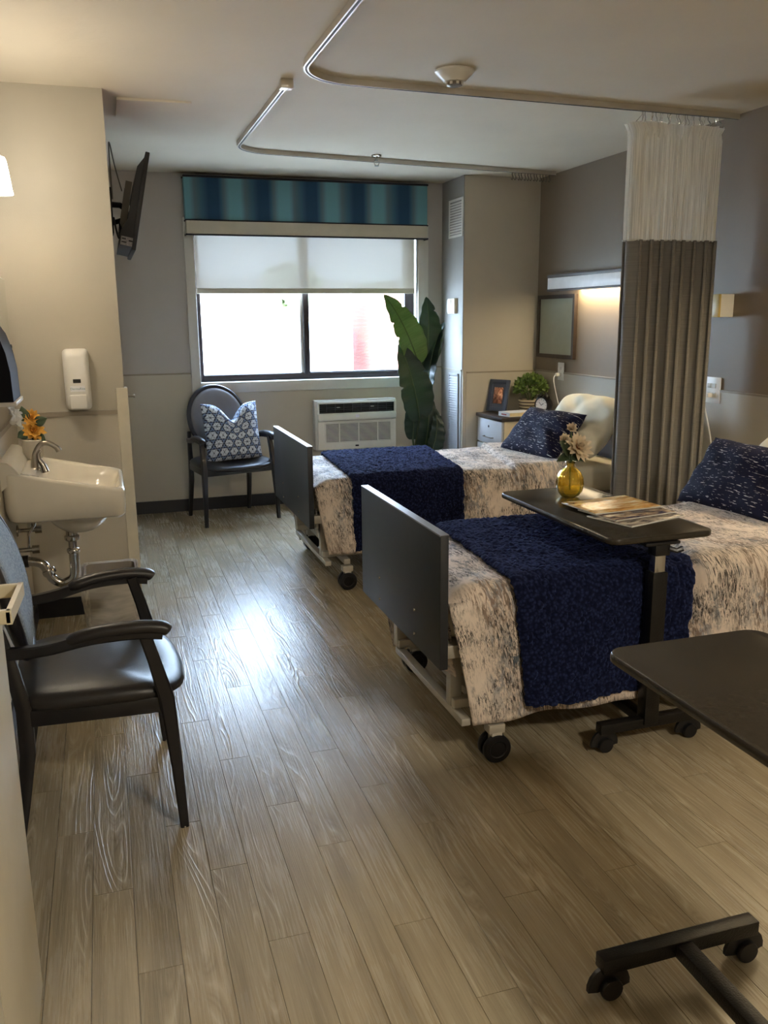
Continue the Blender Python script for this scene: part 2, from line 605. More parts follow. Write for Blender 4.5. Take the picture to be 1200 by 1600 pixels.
# ================================================================== ROOM
CEIL = 2.645
XR, YB = 3.5, 7.15
XL = -0.45
def struct(o, label=None, cat=None):
    o['kind'] = 'structure'
    if label: o['label'] = label
    if cat: o['category'] = cat
    return o

# floor: base slab + individual planks
floor = B().b2(-.9, 3.6, -2.3, 7.3, -.12, -.006).done('floor', M_subfloor, smooth=False)
struct(floor, 'grey brown wood-look plank floor of the bedroom', 'floor')
PW, PL = .107, .97
PH = {2: 1.88, 1: 2.245, 0: 1.565}
plank_cache = {}
KEEP_ORIGIN[0] = True
def plank(x0, x1, y0, y1):
    key = (round(x1-x0, 4), round(y1-y0, 4))
    if key not in plank_cache:
        b = B().b2(-(x1-x0)/2+.0007, (x1-x0)/2-.0007, -(y1-y0)/2+.0007, (y1-y0)/2-.0007, -.006, 0)
        me = bpy.data.meshes.new('plank')
        bmesh.ops.recalc_face_normals(b.bm, faces=b.bm.faces[:])
        b.bm.to_mesh(me); b.bm.free()
        me.materials.append(M_floor)
        plank_cache[key] = me
    o = bpy.data.objects.new('plank', plank_cache[key])
    COL.objects.link(o)
    o.parent = floor
    fl = floor.location
    o.location = (round((x0+x1)/2, 4)-fl.x, (y0+y1)/2-fl.y, 0.0-fl.z)
Y0P = 1.1
npl = 0
for k in range(-5, 33):
    x0, x1 = .074+PW*k, .074+PW*(k+1)
    if k == 32: x1 = XR
    ph = PH[k % 3]+.012*((k*7) % 5-2)
    y = ph-2*PL
    lo = Y0P
    if k > 9: lo = 1.1
    while y < YB:
        a, b_ = max(y, lo), min(y+PL, YB)
        if b_-a > .02 and x1 > XL-.02:
            plank(max(x0, XL), min(x1, XR), a, b_); npl += 1
        y += PL
KEEP_ORIGIN[0] = False
# the floor behind the camera, out of view
B().b2(-.8, XR, -2.2, Y0P, -.006, 0).done('plank_run', M_floor, floor, smooth=False, world=True)

ceiling = B().b2(-.9, 3.7, -2.3, 7.4, CEIL, CEIL+.15).done('ceiling', M_ceil, smooth=False)
struct(ceiling, 'painted textured ceiling over the beds', 'ceiling')
# slightly dropped access hatch near the window end
ap = B()
ap.box((.345, 5.08, CEIL-.004), (.37, .42, .014), rot=Matrix.Rotation(radians(-.9), 4, 'Y'))
ap.done('access_panel', M_ceil, ceiling, smooth=False, world=True)

# back wall with window opening
WX0, WX1, WZ0, WZ1 = .735, 2.60, 1.046, 2.33
wb_ = B()
wb_.b2(.0, WX0, YB, YB+.25, 0, CEIL); wb_.b2(WX1, 3.6, YB, YB+.25, 0, CEIL)
wb_.b2(WX0, WX1, YB, YB+.25, 0, WZ0); wb_.b2(WX0, WX1, YB, YB+.25, WZ1, CEIL)
wall_back = struct(wb_.done('wall_back', pm('wall_grey_paint', (178, 172, 166), .6, var=.03, scale=3, bump=.12, bscale=180), smooth=False), 'grey painted wall around the window', 'wall')
B().b2(.09, .66, YB-.006, YB, .0, 1.118).b2(.66, 2.72, YB-.006, YB, 0, .96).b2(2.69, 2.83, YB-.006, YB, .0, 1.118).done('wainscot_panel', M_wall_low, wall_back, smooth=False, world=True)
wall_right = struct(B().b2(XR, XR+.15, -2.3, 7.3, 0, CEIL).done('wall_right', M_wall_dark, smooth=False), 'dark taupe wall behind the bed heads', 'wall')
B().b2(XR-.007, XR, -2.2, 6.68, 0, 1.098).done('wainscot_panel', M_wall_low, wall_right, smooth=False, world=True)
wall_column = struct(B().b2(2.83, XR, 6.68, YB, 0, CEIL).done('wall_column', M_wall_low, smooth=False), 'boxed-out beige wall column beside the window', 'wall')
B().b2(2.86, XR-.007, 6.673, 6.68, 0, 1.092).done('wainscot_panel', M_wall_low, wall_column, smooth=False, world=True)
B().b2(2.824, 2.83, 6.682, YB, 1.12, CEIL).done('side_panel', pm('darkened_grey_paint', (142, 138, 132), .6, var=.03, bump=.1, bscale=180), wall_column, smooth=False, world=True)  # grey paint darkened to offset the strong window light on this side
B().b2(2.823, 2.83, 6.70, YB, 0, 1.108).done('wainscot_panel', pm('darkened_grey_paint', (142, 138, 132), .6), wall_column, smooth=False, world=True)
wall_left = struct(B().b2(XL-.15, XL, 1.93, 4.75, 0, CEIL).b2(-.9, -.75, -2.3, 1.93, 0, CEIL).b2(-.9, XL, 1.93, 2.05, 0, CEIL).done('wall_left', M_wall_up, smooth=False), 'beige wall behind the sink', 'wall')
wall_stub = struct(B().b2(-.6, .09, 4.72, 7.3, 0, CEIL).done('wall_stub', M_wall_up, smooth=False), 'projecting beige wall beside the sink with the soap dispenser', 'wall')
B().b2(XL, .085, 4.714, 4.72, 0, 1.078).done('wainscot_panel', M_wall_low, wall_stub, smooth=False, world=True)
B().b2(XL, XL+.006, 1.93, 4.714, 0, 1.078).done('wainscot_panel', M_wall_low, wall_left, smooth=False, world=True)
struct(B().b2(-.9, 3.6, -2.4, -2.2, 0, CEIL).done('wall_front', M_wall_low, smooth=False), 'wall behind the viewer at the room entrance', 'wall')
# chair-rail strips
n_trim = [0]
M_rail = pm('rail_shaded_paint', (146, 136, 120), .5)  # rail colour darkened to paint in its shadow line
def trim(b, label, m=M_rail):
    n_trim[0] += 1
    return struct(b.done('trim_%d' % n_trim[0], m, smooth=False), label, 'trim')
trim(B().b2(.09, .66, YB-.012, YB, 1.118, 1.13).b2(2.69, 2.83, YB-.012, YB, 1.118, 1.13), 'thin rail strip along the window wall')
trim(B().b2(XR-.013, XR, -2.2, 6.68, 1.098, 1.11), 'thin rail strip along the dark taupe wall')
trim(B().b2(2.86, XR-.013, 6.667, 6.68, 1.092, 1.104).b2(2.817, 2.83, 6.70, YB-.012, 1.108, 1.12), 'thin rail strip around the boxed-out column')
trim(B().b2(XL, .06, 4.706, 4.72, 1.070, 1.092).b2(XL, XL+.014, 1.95, 4.706, 1.070, 1.092), 'rail strip under the soap dispenser')
# baseboards
def baseb(b, side, label): return struct(b.done('baseboard_'+side, M_basebd, smooth=False), label, 'baseboard')
baseb(B().b2(.09, 2.83, YB-.018, YB, 0, .10), 'back', 'black vinyl baseboard under the window')
baseb(B().b2(XR-.018, XR, -2.2, 6.68, 0, .10), 'right', 'black vinyl baseboard along the bed heads')
baseb(B().b2(2.812, XR-.018, 6.662, 6.68, 0, .10).b2(2.812, 2.83, 6.68, YB-.018, 0, .10), 'column', 'black vinyl baseboard around the boxed-out column')
baseb(B().b2(XL, .03, 4.702, 4.72, 0, .10), 'stub', 'black vinyl baseboard under the soap dispenser wall')
baseb(B().b2(XL, XL+.018, 2.06, 4.702, 0, .10), 'left', 'black vinyl baseboard under the sink')
# corner guard on the stub wall end
cg = B().b2(.048, .106, 4.702, 4.72, 0, 1.205, .003).b2(.09, .106, 4.72, 4.80, 0, 1.205, .003)
cgo = struct(cg.done('trim_%d' % (n_trim[0]+1), pm('corner_guard_vinyl', (204, 196, 176), .45), smooth=False), 'beige corner guard on the edge of the soap dispenser wall', 'trim')
n_trim[0] += 1
hk = thing('wall_hook', 'small pale metal peg sticking out beside the corner guard', 'hook', (.106, 4.78, 1.155))
B().cyl((-.002, 0, 0), (.03, 0, 0), .006).done('peg', M_nickel, hk)
B().lathe([(.0, 0), (.010, .001), (.011, .006), (.008, .010), (0, .011)], (.028, 0, 0), 14, Matrix.Rotation(pi/2, 4, 'Y')).done('knob', M_nickel, hk)

# ------------------------------------------------------------------ window
win = thing('window_1', 'wide sliding window in the far wall with a half-lowered shade', 'window', (1.67, YB, 1.0), kind='structure')
def cas(n, *a, m=M_offwhite, bev=.004):
    return B().b2(*a, bev).done(n, m, win, world=True)
cas('casing', .662, .735, YB-.022, YB+.02, .962, 2.32)
cas('casing', 2.60, 2.692, YB-.022, YB+.02, .962, 2.32)
cas('casing', .735, 2.60, YB-.022, YB+.02, .962, 1.046)
cas('casing', .735, 2.60, YB-.022, YB+.02, 2.30, 2.36)
FY0, FY1 = YB+.09, YB+.16
cas('frame_side', .735, .776, FY0, FY1, 1.046, 2.33, m=M_frame, bev=.003)
cas('frame_side', 2.515, 2.60, FY0, FY1, 1.046, 2.33, m=M_frame, bev=.003)
cas('frame_bottom', .768, 2.515, FY0, FY1, 1.046, 1.098, m=M_frame, bev=.003)
cas('frame_top', .768, 2.515, FY0, FY1, 2.28, 2.33, m=M_frame, bev=.003)
cas('mullion', 1.615, 1.665, FY0-.008, FY1, 1.088, 2.28, m=M_frame, bev=.003)
cas('sash_rail', .768, 1.615, FY0+.01, FY1-.02, 1.088, 1.102, m=M_frame, bev=.002)
cas('sash_rail', 1.665, 2.515, FY0+.01, FY1-.02, 1.088, 1.105, m=M_frame, bev=.002)
cas('sash_stile', 1.590, 1.615, FY0+.01, FY1-.02, 1.102, 2.28, m=M_offwhite, bev=.002)
cas('window_reveal', .735, .739, YB+.02, FY0, 1.046, 2.30, bev=0)
cas('window_reveal', 2.596, 2.60, YB+.02, FY0, 1.046, 2.30, bev=0)
for a, b_ in ((.768, 1.615), (1.665, 2.515)):
    B().b2(a, b_, YB+.128, YB+.132, 1.088, 2.28).done('glass_pane', M_glass, win, smooth=False, world=True)

sh = thing('roller_shade', 'pale woven roller shade lowered over the top half of the window', 'shade', (1.65, YB+.03, 2.30))
grid('shade_cloth', lambda u, v: (.745+u*1.835, YB+.028+.002*sin(u*9), 2.29-v*.505), 24, 8, M_shade, sh, world=True, uv=lambda u, v: (u*1.8, v*.5))
B().b2(.745, 2.58, YB+.018, YB+.034, 1.748, 1.790, .005).done('hem_bar', M_valcream, sh, world=True)
B().cyl((.74, YB+.03, 2.295), (2.59, YB+.03, 2.295), .02).done('roller_tube', M_offwhite, sh, world=True)

va = thing('window_valance', 'blue and teal striped boxed valance above the window', 'valance', (1.665, YB-.05, 2.18))
VY = 7.05
KEEP_ORIGIN[0] = True
B().b2(.677, 2.652, VY, VY+.02, 2.295, 2.612, .004).b2(.677, .697, VY+.02, YB-.001, 2.295, 2.612).b2(2.632, 2.652, VY+.02, YB-.001, 2.295, 2.612).b2(.677, 2.652, VY+.005, YB-.001, 2.600, 2.612).done('striped_band', M_valance, va, world=True)
KEEP_ORIGIN[0] = False
B().b2(.680, 2.649, VY-.008, VY+.012, 2.188, 2.290, .004).b2(.680, .700, VY+.012, YB-.001, 2.188, 2.29).b2(2.629, 2.649, VY+.012, YB-.001, 2.188, 2.29).done('cream_band', M_valcream, va, world=True)
def pipe(z, y, r): B().tube([(.676, YB-.004, z), (.676, y, z), (2.653, y, z), (2.653, YB-.004, z)], r, 8).done('piping', M_piping, va, world=True)
pipe(2.612, VY, .008); pipe(2.293, VY-.004, .006); pipe(2.187, VY-.006, .007)

# ------------------------------------------------------------------ wall air conditioner
ac = thing('wall_air_conditioner', 'white through-wall air conditioner below the window', 'air conditioner', (2.01, YB-.006, .46))
AX0, AX1, AY = 1.650, 2.368, 7.035
def acp(n, b, m=M_white): return b.done(n, m, ac, world=True)
acp('sleeve', B().b2(AX0, AX1, AY+.02, YB-.007, .455, .876, .006), M_offwhite)
acp('front_panel', B().b2(AX0+.022, AX1-.006, AY+.004, AY+.024, .458, .700, .006))
acp('top_hood', B().b2(AX0+.02, AX1-.004, AY-.020, AY+.024, .703, .768, .018, 4).b2(AX0+.02, AX0+.036, AY, AY+.024, .755, .862, .003).b2(AX1-.022, AX1-.004, AY, AY+.024, .755, .862, .003).b2(AX0+.02, AX1-.004, AY, AY+.024, .846, .862, .003))
acp('outlet_recess', B().b2(AX0+.036, AX1-.022, AY+.013, AY+.0215, .764, .846), M_black)
for i in range(4):
    z = .778+i*.018
    acp('vane', B().box(((AX0+AX1)/2, AY+.006, z), (AX1-AX0-.07, .010, .002), rot=Matrix.Rotation(radians(25), 4, 'X')), pm('dark_grey_plastic', (62, 62, 68), .4))
for i in range(8):
    x = AX0+.10+i*(AX1-AX0-.19)/7
    acp('vane_rib', B().b2(x-.0015, x+.0015, AY+.001, AY+.012, .766, .845), pm('dark_grey_plastic', (62, 62, 68), .4))
for x in (AX0+.20, AX1-.22): acp('vane_lever', B().b2(x-.014, x+.014, AY-.006, AY+.004, .812, .818, .002), M_white)
acp('control_label', B().b2(1.995, 2.027, AY-.0212, AY-.0192, .727, .752), pm('pale_label', (232, 228, 240), .3))
acp('grille_recess', B().b2(AX0+.085, AX1-.055, AY+.001, AY+.0055, .520, .680), M_black)
for i in range(14):
    z = .525+i*.0116
    acp('grille_slat', B().b2(AX0+.085, AX1-.03, AY-.003, AY+.003, z-.0028, z+.0028))
for x in (AX0+.084, AX0+.205, AX0+.375, AX0+.545, AX1-.054): acp('grille_bar', B().b2(x-.004, x+.004, AY-.005, AY+.004, .515, .684))
acp('filter_tab', B().b2(1.995, 2.025, AY-.004, AY+.006, .478, .492, .003), M_black)

# ------------------------------------------------------------------ column fittings
def grille(name, label, x, y0, y1, z0, z1, n, m=M_white):
    t = thing(name, label, 'vent', (x, (y0+y1)/2, z0))
    B().b2(x-.012, x, y0, y0+.018, z0, z1).b2(x-.012, x, y1-.018, y1, z0, z1).b2(x-.012, x, y0, y1, z0, z0+.018).b2(x-.012, x, y0, y1, z1-.018, z1).done('vent_frame', m, t, world=True, smooth=False)
    B().b2(x-.003, x, y0+.015, y1-.015, z0+.015, z1-.015).done('vent_back', pm('vent_dark', (120, 118, 114), .7), t, world=True, smooth=False)
    for i in range(n):
        z = z0+.025+(z1-z0-.05)*(i+.5)/n
        B().box((x-.007, (y0+y1)/2, z), (.003, y1-y0-.034, (z1-z0-.05)/n*1.02), rot=Matrix.Rotation(radians(28), 4, 'Y')).done('vent_slat', m, t, world=True, smooth=False)
    return t
grille('upper_vent', 'small square white air grille high on the column side', 2.83, 6.70, 6.99, 2.185, 2.485, 12)
grille('louvered_vent', 'tall narrow louvered vent low on the column side', 2.823, 6.745, 6.955, .30, 1.085, 36, pm('painted_louver', (150, 148, 146), .5))
tb = thing('wall_thermostat', 'small beige thermostat box on the column side', 'thermostat', (2.83, 6.87, 1.56))
B().b2(2.795, 2.83, 6.80, 6.95, 1.575, 1.70, .006).done('body', M_cream, tb, world=True)
B().b2(2.789, 2.796, 6.87, 6.94, 1.59, 1.69, .003).done('cover', M_white, tb, world=True)

# ------------------------------------------------------------------ curtain tracks
def arc(cx, cy, r, a0, a1, z, n=12): return [(cx+r*cos(a0+(a1-a0)*i/n), cy+r*sin(a0+(a1-a0)*i/n), z) for i in range(n+1)]
TZ = CEIL-.026
def track(name, label, pts):
    t = thing(name, label, 'curtain track', (pts[0][0], pts[0][1], TZ))
    off = lambda d: pts
    B().sweep(pts, .024, .028).done('rail', M_track, t, world=True, smooth=False)
    B().sweep([(p[0], p[1], p[2]-.0145) for p in pts], .009, .002).done('rail_slot', M_slot, t, world=True, smooth=False)
    return t
p1 = [(.933, -1.9, TZ+.0115), (.933, 2.0, TZ+.0115), (.933, 3.95, TZ+.0115)]+arc(.933+.28, 3.95, .28, pi, pi/2, TZ+.0115)[1:]+[(2.2, 4.275, TZ+.0115), (3.49, 4.335, TZ+.0115)]
t1 = track('curtain_track', 'pale ceiling track curving from the entrance to the hanging curtain', p1)
p2 = [(.916, 4.34, TZ+.0115), (.916, 5.80, TZ+.0115)]+arc(.916+.26, 5.80, .26, pi, pi/2, TZ+.0115)[1:]+[(2.2, 6.20, TZ+.0115), (3.45, 6.355, TZ+.0115)]
t2 = track('curtain_track', 'pale ceiling track running above the window-side bed', p2)
B().b2(.885, .945, 4.295, 4.35, CEIL-.042, CEIL-.001, .003).done('end_block', M_track, t2, world=True)
M_hook = pm('dull_hook_metal', (92, 86, 78), .5, .4)
# empty curtain carriers at the far end of track two
for i in range(13):
    x = 3.06+.028*i+random.uniform(-.005, .005)
    y = 6.20+(x-2.2)*.124
    o = B().tube([(x, y, TZ-.006), (x, y, TZ-.022), (x+.006, y, TZ-.03), (x+.008, y, TZ-.046), (x, y, TZ-.056), (x-.007, y, TZ-.046)], .003, 6).done('curtain_carrier', M_hook)
    tag(o, 'empty curtain hook bunched at the track end above the column', 'hook', 'empty hooks at the track end')

# ------------------------------------------------------------------ privacy curtain
cu = thing('privacy_curtain', 'taupe hospital curtain with white net top gathered between the beds', 'curtain', (3.07, 4.32, 0))
CX0, CX1 = 2.825, 3.37
def cpath(u, z):
    """plan path of the gathered cloth at height z"""
    spread = 1.0+.03*(2.5-z)
    k = 8.0
    amp = (.042+.010*sin(u*17))*(.45+.55*sst(.04, .22, u))
    x = CX0+(CX1-CX0)*u
    ph = 2*pi*k*u+.6*sin(5*u)
    y = 4.315+amp*sin(ph)*(1.0 if z < 2.0 else .40)
    x += .018*sin(2*ph)*1.0
    k0 = sst(.07, 0, u)
    y += .075*k0; x -= .006*k0
    return x, y
def netf(u, v):
    z = 2.565-v*(2.565-1.955)
    x, y = cpath(u, 2.3)
    if v < .07: x = x+(u-.5)*.05*(1-v/.07); y += .015*sin(u*60)
    return (x, y, z+.006*sin(u*50)*(v < .01))
net = grid('net_panel', netf, 260, 16, M_net, cu, world=True, uv=lambda u, v: (u*1.6, v*.6))
cl = grid('cloth_panel', lambda u, v: (*cpath(u, 1.0), 1.958-v*(1.958-.14)), 260, 12, M_curtain, cu, world=True, uv=lambda u, v: (u*1.6, v*1.8))
solid(cl, .003)
B().tube([(*cpath(i/130, 2.3), 1.957) for i in range(131)], .005, 5).done('seam_tape', M_offwhite, cu, world=True)
for i in range(26):
    u = (i+.5)/26
    x, y = cpath(u, 2.3)
    y0 = 4.275+(x-2.2)*.0465
    B().tube([(x, y0, TZ-.004), (x, y0, TZ-.02), (x+.004, (y0+y)/2, TZ-.032), (x+.004, y, TZ-.05), (x-.004, y, TZ-.058), (x-.006, y, TZ-.048)], .002, 6).done('hook', M_chrome, cu, world=True)

# ------------------------------------------------------------------ ceiling devices
sm = thing('smoke_detector', 'round white smoke detector on the ceiling', 'smoke detector', (1.62, 3.96, CEIL))
B().lathe([(.0, -.002), (.090, -.002), (.090, -.010), (.082, -.016), (.052, -.046), (.048, -.050), (0, -.050)], (0, 0, 0), 32).done('housing', M_white, sm)
B().lathe([(.0, -.052), (.036, -.052), (.036, -.064), (.028, -.068), (0, -.068)], (0, 0, 0), 24).done('sensor_cap', pm('grey_sensor', (120, 112, 102), .4), sm)
for i in range(8):
    a = pi/4*i
    B().box((.038*cos(a), .038*sin(a), -.058), (.004, .012, .012), rot=a).done('sensor_rib', M_white, sm)
sp = thing('fire_sprinkler', 'chrome fire sprinkler hanging from the ceiling', 'sprinkler', (1.90, 6.05, CEIL))
B().lathe([(0, -.001), (.036, -.001), (.034, -.010), (.016, -.016), (0, -.016)], (0, 0, 0), 24).done('escutcheon', M_chrome, sp)
B().cyl((0, 0, -.014), (0, 0, -.034), .009).done('nozzle', M_chrome, sp)
B().tube([(.009, 0, -.03), (.02, 0, -.046), (.012, 0, -.064), (0, 0, -.07), (-.012, 0, -.064), (-.02, 0, -.046), (-.009, 0, -.03)], .003, 8).done('yoke', M_chrome, sp)
B().lathe([(0, -.068), (.016, -.068), (.016, -.071), (0, -.071)], (0, 0, 0), 16).done('deflector', M_chrome, sp)

# ------------------------------------------------------------------ right wall fixtures
def overbed(name, label, y0, y1, strength):
    t = thing(name, label, 'wall light', (XR, (y0+y1)/2, 1.74))
    B().b2(XR-.105, XR-.001, y0, y1, 1.842, 1.866, .003).done('top_cover', pm('grey_fixture', (92, 86, 82), .5), t, world=True)
    B().b2(XR-.10, XR-.085, y0, y1, 1.755, 1.842, .003).done('diffuser', pm('white_diffuser', (226, 222, 218), .4), t, world=True)
    B().b2(XR-.105, XR-.085, y0, y1, 1.738, 1.755, .003).b2(XR-.085, XR-.001, y1-.012, y1, 1.738, 1.842).b2(XR-.085, XR-.001, y0, y0+.012, 1.738, 1.842).done('bottom_trim', pm('grey_fixture', (92, 86, 82), .5), t, world=True)
    B().b2(XR-.08, XR-.012, y0+.2, y1-.35, 1.745, 1.755).done('lamp_tube', mat_emit('warm_tube_'+name, (255, 232, 188), strength), t, world=True)
    return t
FAR_LAMP, NEAR_LAMP, SCONCE = 22.0, 36.0, 8.5
overbed('wall_light', 'long white wall light above the window-side bed', 4.95, 6.33, FAR_LAMP*LAMP)
overbed('wall_light', 'long white wall light above the bed nearest the entrance', 2.35, 3.75, NEAR_LAMP*LAMP)
wbx = thing('wall_box', 'small cream two-tone box on the wall right of the curtain', 'wall box', (XR, 4.31, 1.53))
B().b2(3.408, 3.499, 4.262, 4.365, 1.535, 1.665, .003).done('body', M_white, wbx, world=True)
B().b2(3.400, 3.410, 4.262, 4.365, 1.535, 1.665, .003).done('front_cover', pm('yellowed_plastic', (204, 178, 100), .4), wbx, world=True)
B().b2(3.44, 3.499, 4.365, 4.40, 1.545, 1.655, .003).done('back_bracket', M_black, wbx, world=True)
mr = thing('framed_panel', 'dark framed grey-green panel beside the window-side bed light', 'picture frame', (XR, 6.355, 1.2))
fy0, fy1, fz0, fz1 = 6.02, 6.62, 1.218, 1.715
B().b2(XR-.03, XR-.001, fy0, fy0+.03, fz0, fz1).b2(XR-.03, XR-.001, fy1-.03, fy1, fz0, fz1).b2(XR-.03, XR-.001, fy0+.03, fy1-.03, fz0, fz0+.03).b2(XR-.03, XR-.001, fy0+.03, fy1-.03, fz1-.03, fz1).done('frame', M_darkwood, mr, world=True, smooth=False)
B().b2(XR-.016, XR-.002, fy0+.028, fy1-.028, fz0+.028, fz1-.028).done('board', pm('grey_green_board', (150, 156, 140), .3, var=.03), mr, world=True, smooth=False)
def outlet(label, y, z, w, h, cordpts, x=XR-.007):
    t = thing('wall_outlet', label, 'outlet', (x, y, z))
    B().b2(x-.007, x, y-w/2, y+w/2, z-h/2, z+h/2, .003).done('cover_plate', M_white, t, world=True)
    for dz in (-.026, .026):
        for dy in ((-.022, .022) if w > .1 else (0,)):
            B().b2(x-.010, x-.006, y+dy-.016, y+dy+.016, z+dz-.014, z+dz+.014, .004).done('socket', M_offwhite, t, world=True)
    B().box((x-.024, cordpts[0][1], cordpts[0][2]), (.034, .026, .026), .006).done('plug', M_white, t, world=True)
    B().tube(cordpts, .0042, 8).done('power_cord', M_white, t, world=True)
    return t
def bez(ps, n=16):
    out = []
    ps = [Vector(p) for p in ps]
    m = len(ps)
    for i in range(m-1):
        a, b_ = ps[i], ps[i+1]
        p_, n_ = ps[max(i-1, 0)], ps[min(i+2, m-1)]
        for k in range(n):
            s = k/n
            out.append(.5*((2*a)+(b_-p_)*s+(2*p_-5*a+4*b_-n_)*s*s+(3*a-p_-3*b_+n_)*s**3))
    out.append(ps[-1])
    return out
outlet('white double outlet with a plugged-in cord right of the curtain', 4.385, 1.105, .15, .155, bez([(3.46, 4.385, 1.075), (3.435, 4.38, 1.03), (3.455, 4.33, .84), (3.47, 4.31, .68), (3.475, 4.30, .50), (3.472, 4.24, .12)]))
outlet('white outlet with a plugged-in cord below the framed panel', 6.225, 1.115, .095, .14, bez([(3.46, 6.245, 1.09), (3.44, 6.25, 1.05), (3.45, 6.20, .9), (3.46, 6.10, .72), (3.465, 5.95, .45), (3.472, 5.80, .12)]))
# ================================================================== BEDS
def caster(b, parent, x, y, r=.062, w=.038, name='caster'):
    """twin wheel caster under a fork; returns the wheel object"""
    f = B().box((x, y, 2*r+.022), (.062, .05, .034), .004).b2(x-.02, x+.02, y-.026, y+.026, r+.02, 2*r+.01, .004).done('caster_fork', M_bedmetal, parent, world=True)
    w_ = B()
    for d in (-.022, .022):
        M = Matrix.Rotation(pi/2, 4, 'X')
        w_.lathe([(0, -w/4), (r*.55, -w/4), (r*.62, -w/3), (r*.93, -w/3), (r, -w/5), (r, w/5), (r*.93, w/3), (r*.62, w/3), (r*.55, w/4), (0, w/4)], (x, y+d, r), 28, M)
    wo_ = w_.done('caster_wheel', M_black, parent, world=True)
    return wo_

def make_bed(label, xf, y0, y1, zt=.855, zb=.385):
    t = thing('hospital_bed', label, 'bed', ((xf+3.22)/2, (y0+y1)/2, 0))
    yc = (y0+y1)/2
    def pt(n, b, m, **k): return b.done(n, m, t, world=True, **k)
    fb = pt('footboard', B().b2(xf, xf+.030, y0, y1, zb, zt, .003), M_lamin)
    B().b2(xf-.0008, xf+.0308, y0+.002, y1-.002, zt-.004, zt+.0012).done('edge_band', pm('pale_edge', (120, 120, 126), .35), fb, world=True, smooth=False)  # paler band along the top edge of the footboard
    for dy in (.26, .69):
        for z in (zb+.045, zb+.135):
            B().lathe([(0, -.002), (.007, -.002), (.006, .003), (0, .0035)], (xf, y0+(y1-y0)*(dy/.95), z), 10, Matrix.Rotation(-pi/2, 4, 'Y')).done('bolt', M_chrome, fb, world=True)
    pt('headboard', B().b2(3.22, 3.25, y0+.02, y1-.02, .40, .985, .004), M_darkwood)
    pt('mattress', B().b2(xf+.05, 3.20, y0+.08, y1-.05, .45, .622, .05, 4), M_sheet)
    pt('deck', B().b2(xf+.04, 3.21, y0+.05, y1-.05, .40, .448, .004), M_bedmetal)
    for sy in (y0+.13, y1-.18):
        pt('side_rail', B().b2(xf+.10, 3.05, sy-.02, sy+.02, .180, .215, .004), M_bedmetal)
    for sx in (xf+.226, 3.05):
        pt('caster_axle', B().b2(sx-.018, sx+.018, y0+.03, y1-.03, .150, .181, .003), M_bedmetal)
    pt('foot_crossbar', B().b2(xf+.095, xf+.130, y0+.03, y1-.16, .150, .178, .004), M_bedmetal)
    for sx in (xf+.118, 3.05):
        for sy in (y0+.16, y1-.16):
            pt('upright', B().b2(sx-.022, sx+.022, sy-.022, sy+.022, .18, .405, .003), M_bedmetal)
    for sx in (xf+.226, 3.05):
        for sy in (y0+.04, y1-.04): caster(None, t, sx, sy, .052)
    pt('board_bracket', B().b2(xf+.03, xf+.24, y0+.17, y0+.21, .385, .42).b2(xf+.03, xf+.24, y1-.21, y1-.17, .385, .42).b2(xf+.04, xf+.075, y0+.15, y1-.15, .355, .40), M_bedmetal)
    return t
NB = dict(xf=1.0, y0=2.53, y1=3.45)
FB = dict(xf=1.035, y0=4.63, y1=5.64)
make_bed('hospital bed nearest the entrance with charcoal footboard', **NB)
make_bed('hospital bed on the window side with charcoal footboard', **FB)

def drape(y0, y1, top, zn, zf, r=.06, out=.022):
    """arclength cross-section over a bed: returns f(s) -> (y, z, ny, nz), total length"""
    pts = []
    n = 10
    ye0, ye1 = y0-out, y1+out
    h1 = top-r-zf; h0 = top-r-zn
    segs = [('l', (ye1, zf), (ye1, top-r)), ('a', ye1-r, top-r, 0, pi/2), ('l', (ye1-r, top), (ye0+r, top)), ('a', ye0+r, top-r, pi/2, pi), ('l', (ye0, top-r), (ye0, zn))]
    lens = [h1, r*pi/2, (ye1-ye0-2*r), r*pi/2, h0]
    tot = sum(lens)
    def f(s):
        d = s*tot
        for sg, ln in zip(segs, lens):
            if d <= ln+1e-9:
                k = d/ln
                if sg[0] == 'l':
                    (a, b_), (c, e) = sg[1], sg[2]
                    ty, tz = (c-a)/ln, (e-b_)/ln
                    return a+(c-a)*k, b_+(e-b_)*k, tz, -ty
                a = sg[3]+(sg[4]-sg[3])*k
                return sg[1]+r*cos(a), sg[2]+r*sin(a), cos(a), sin(a)
            d -= ln
        return ye0, zn, -1, 0
    return f, tot

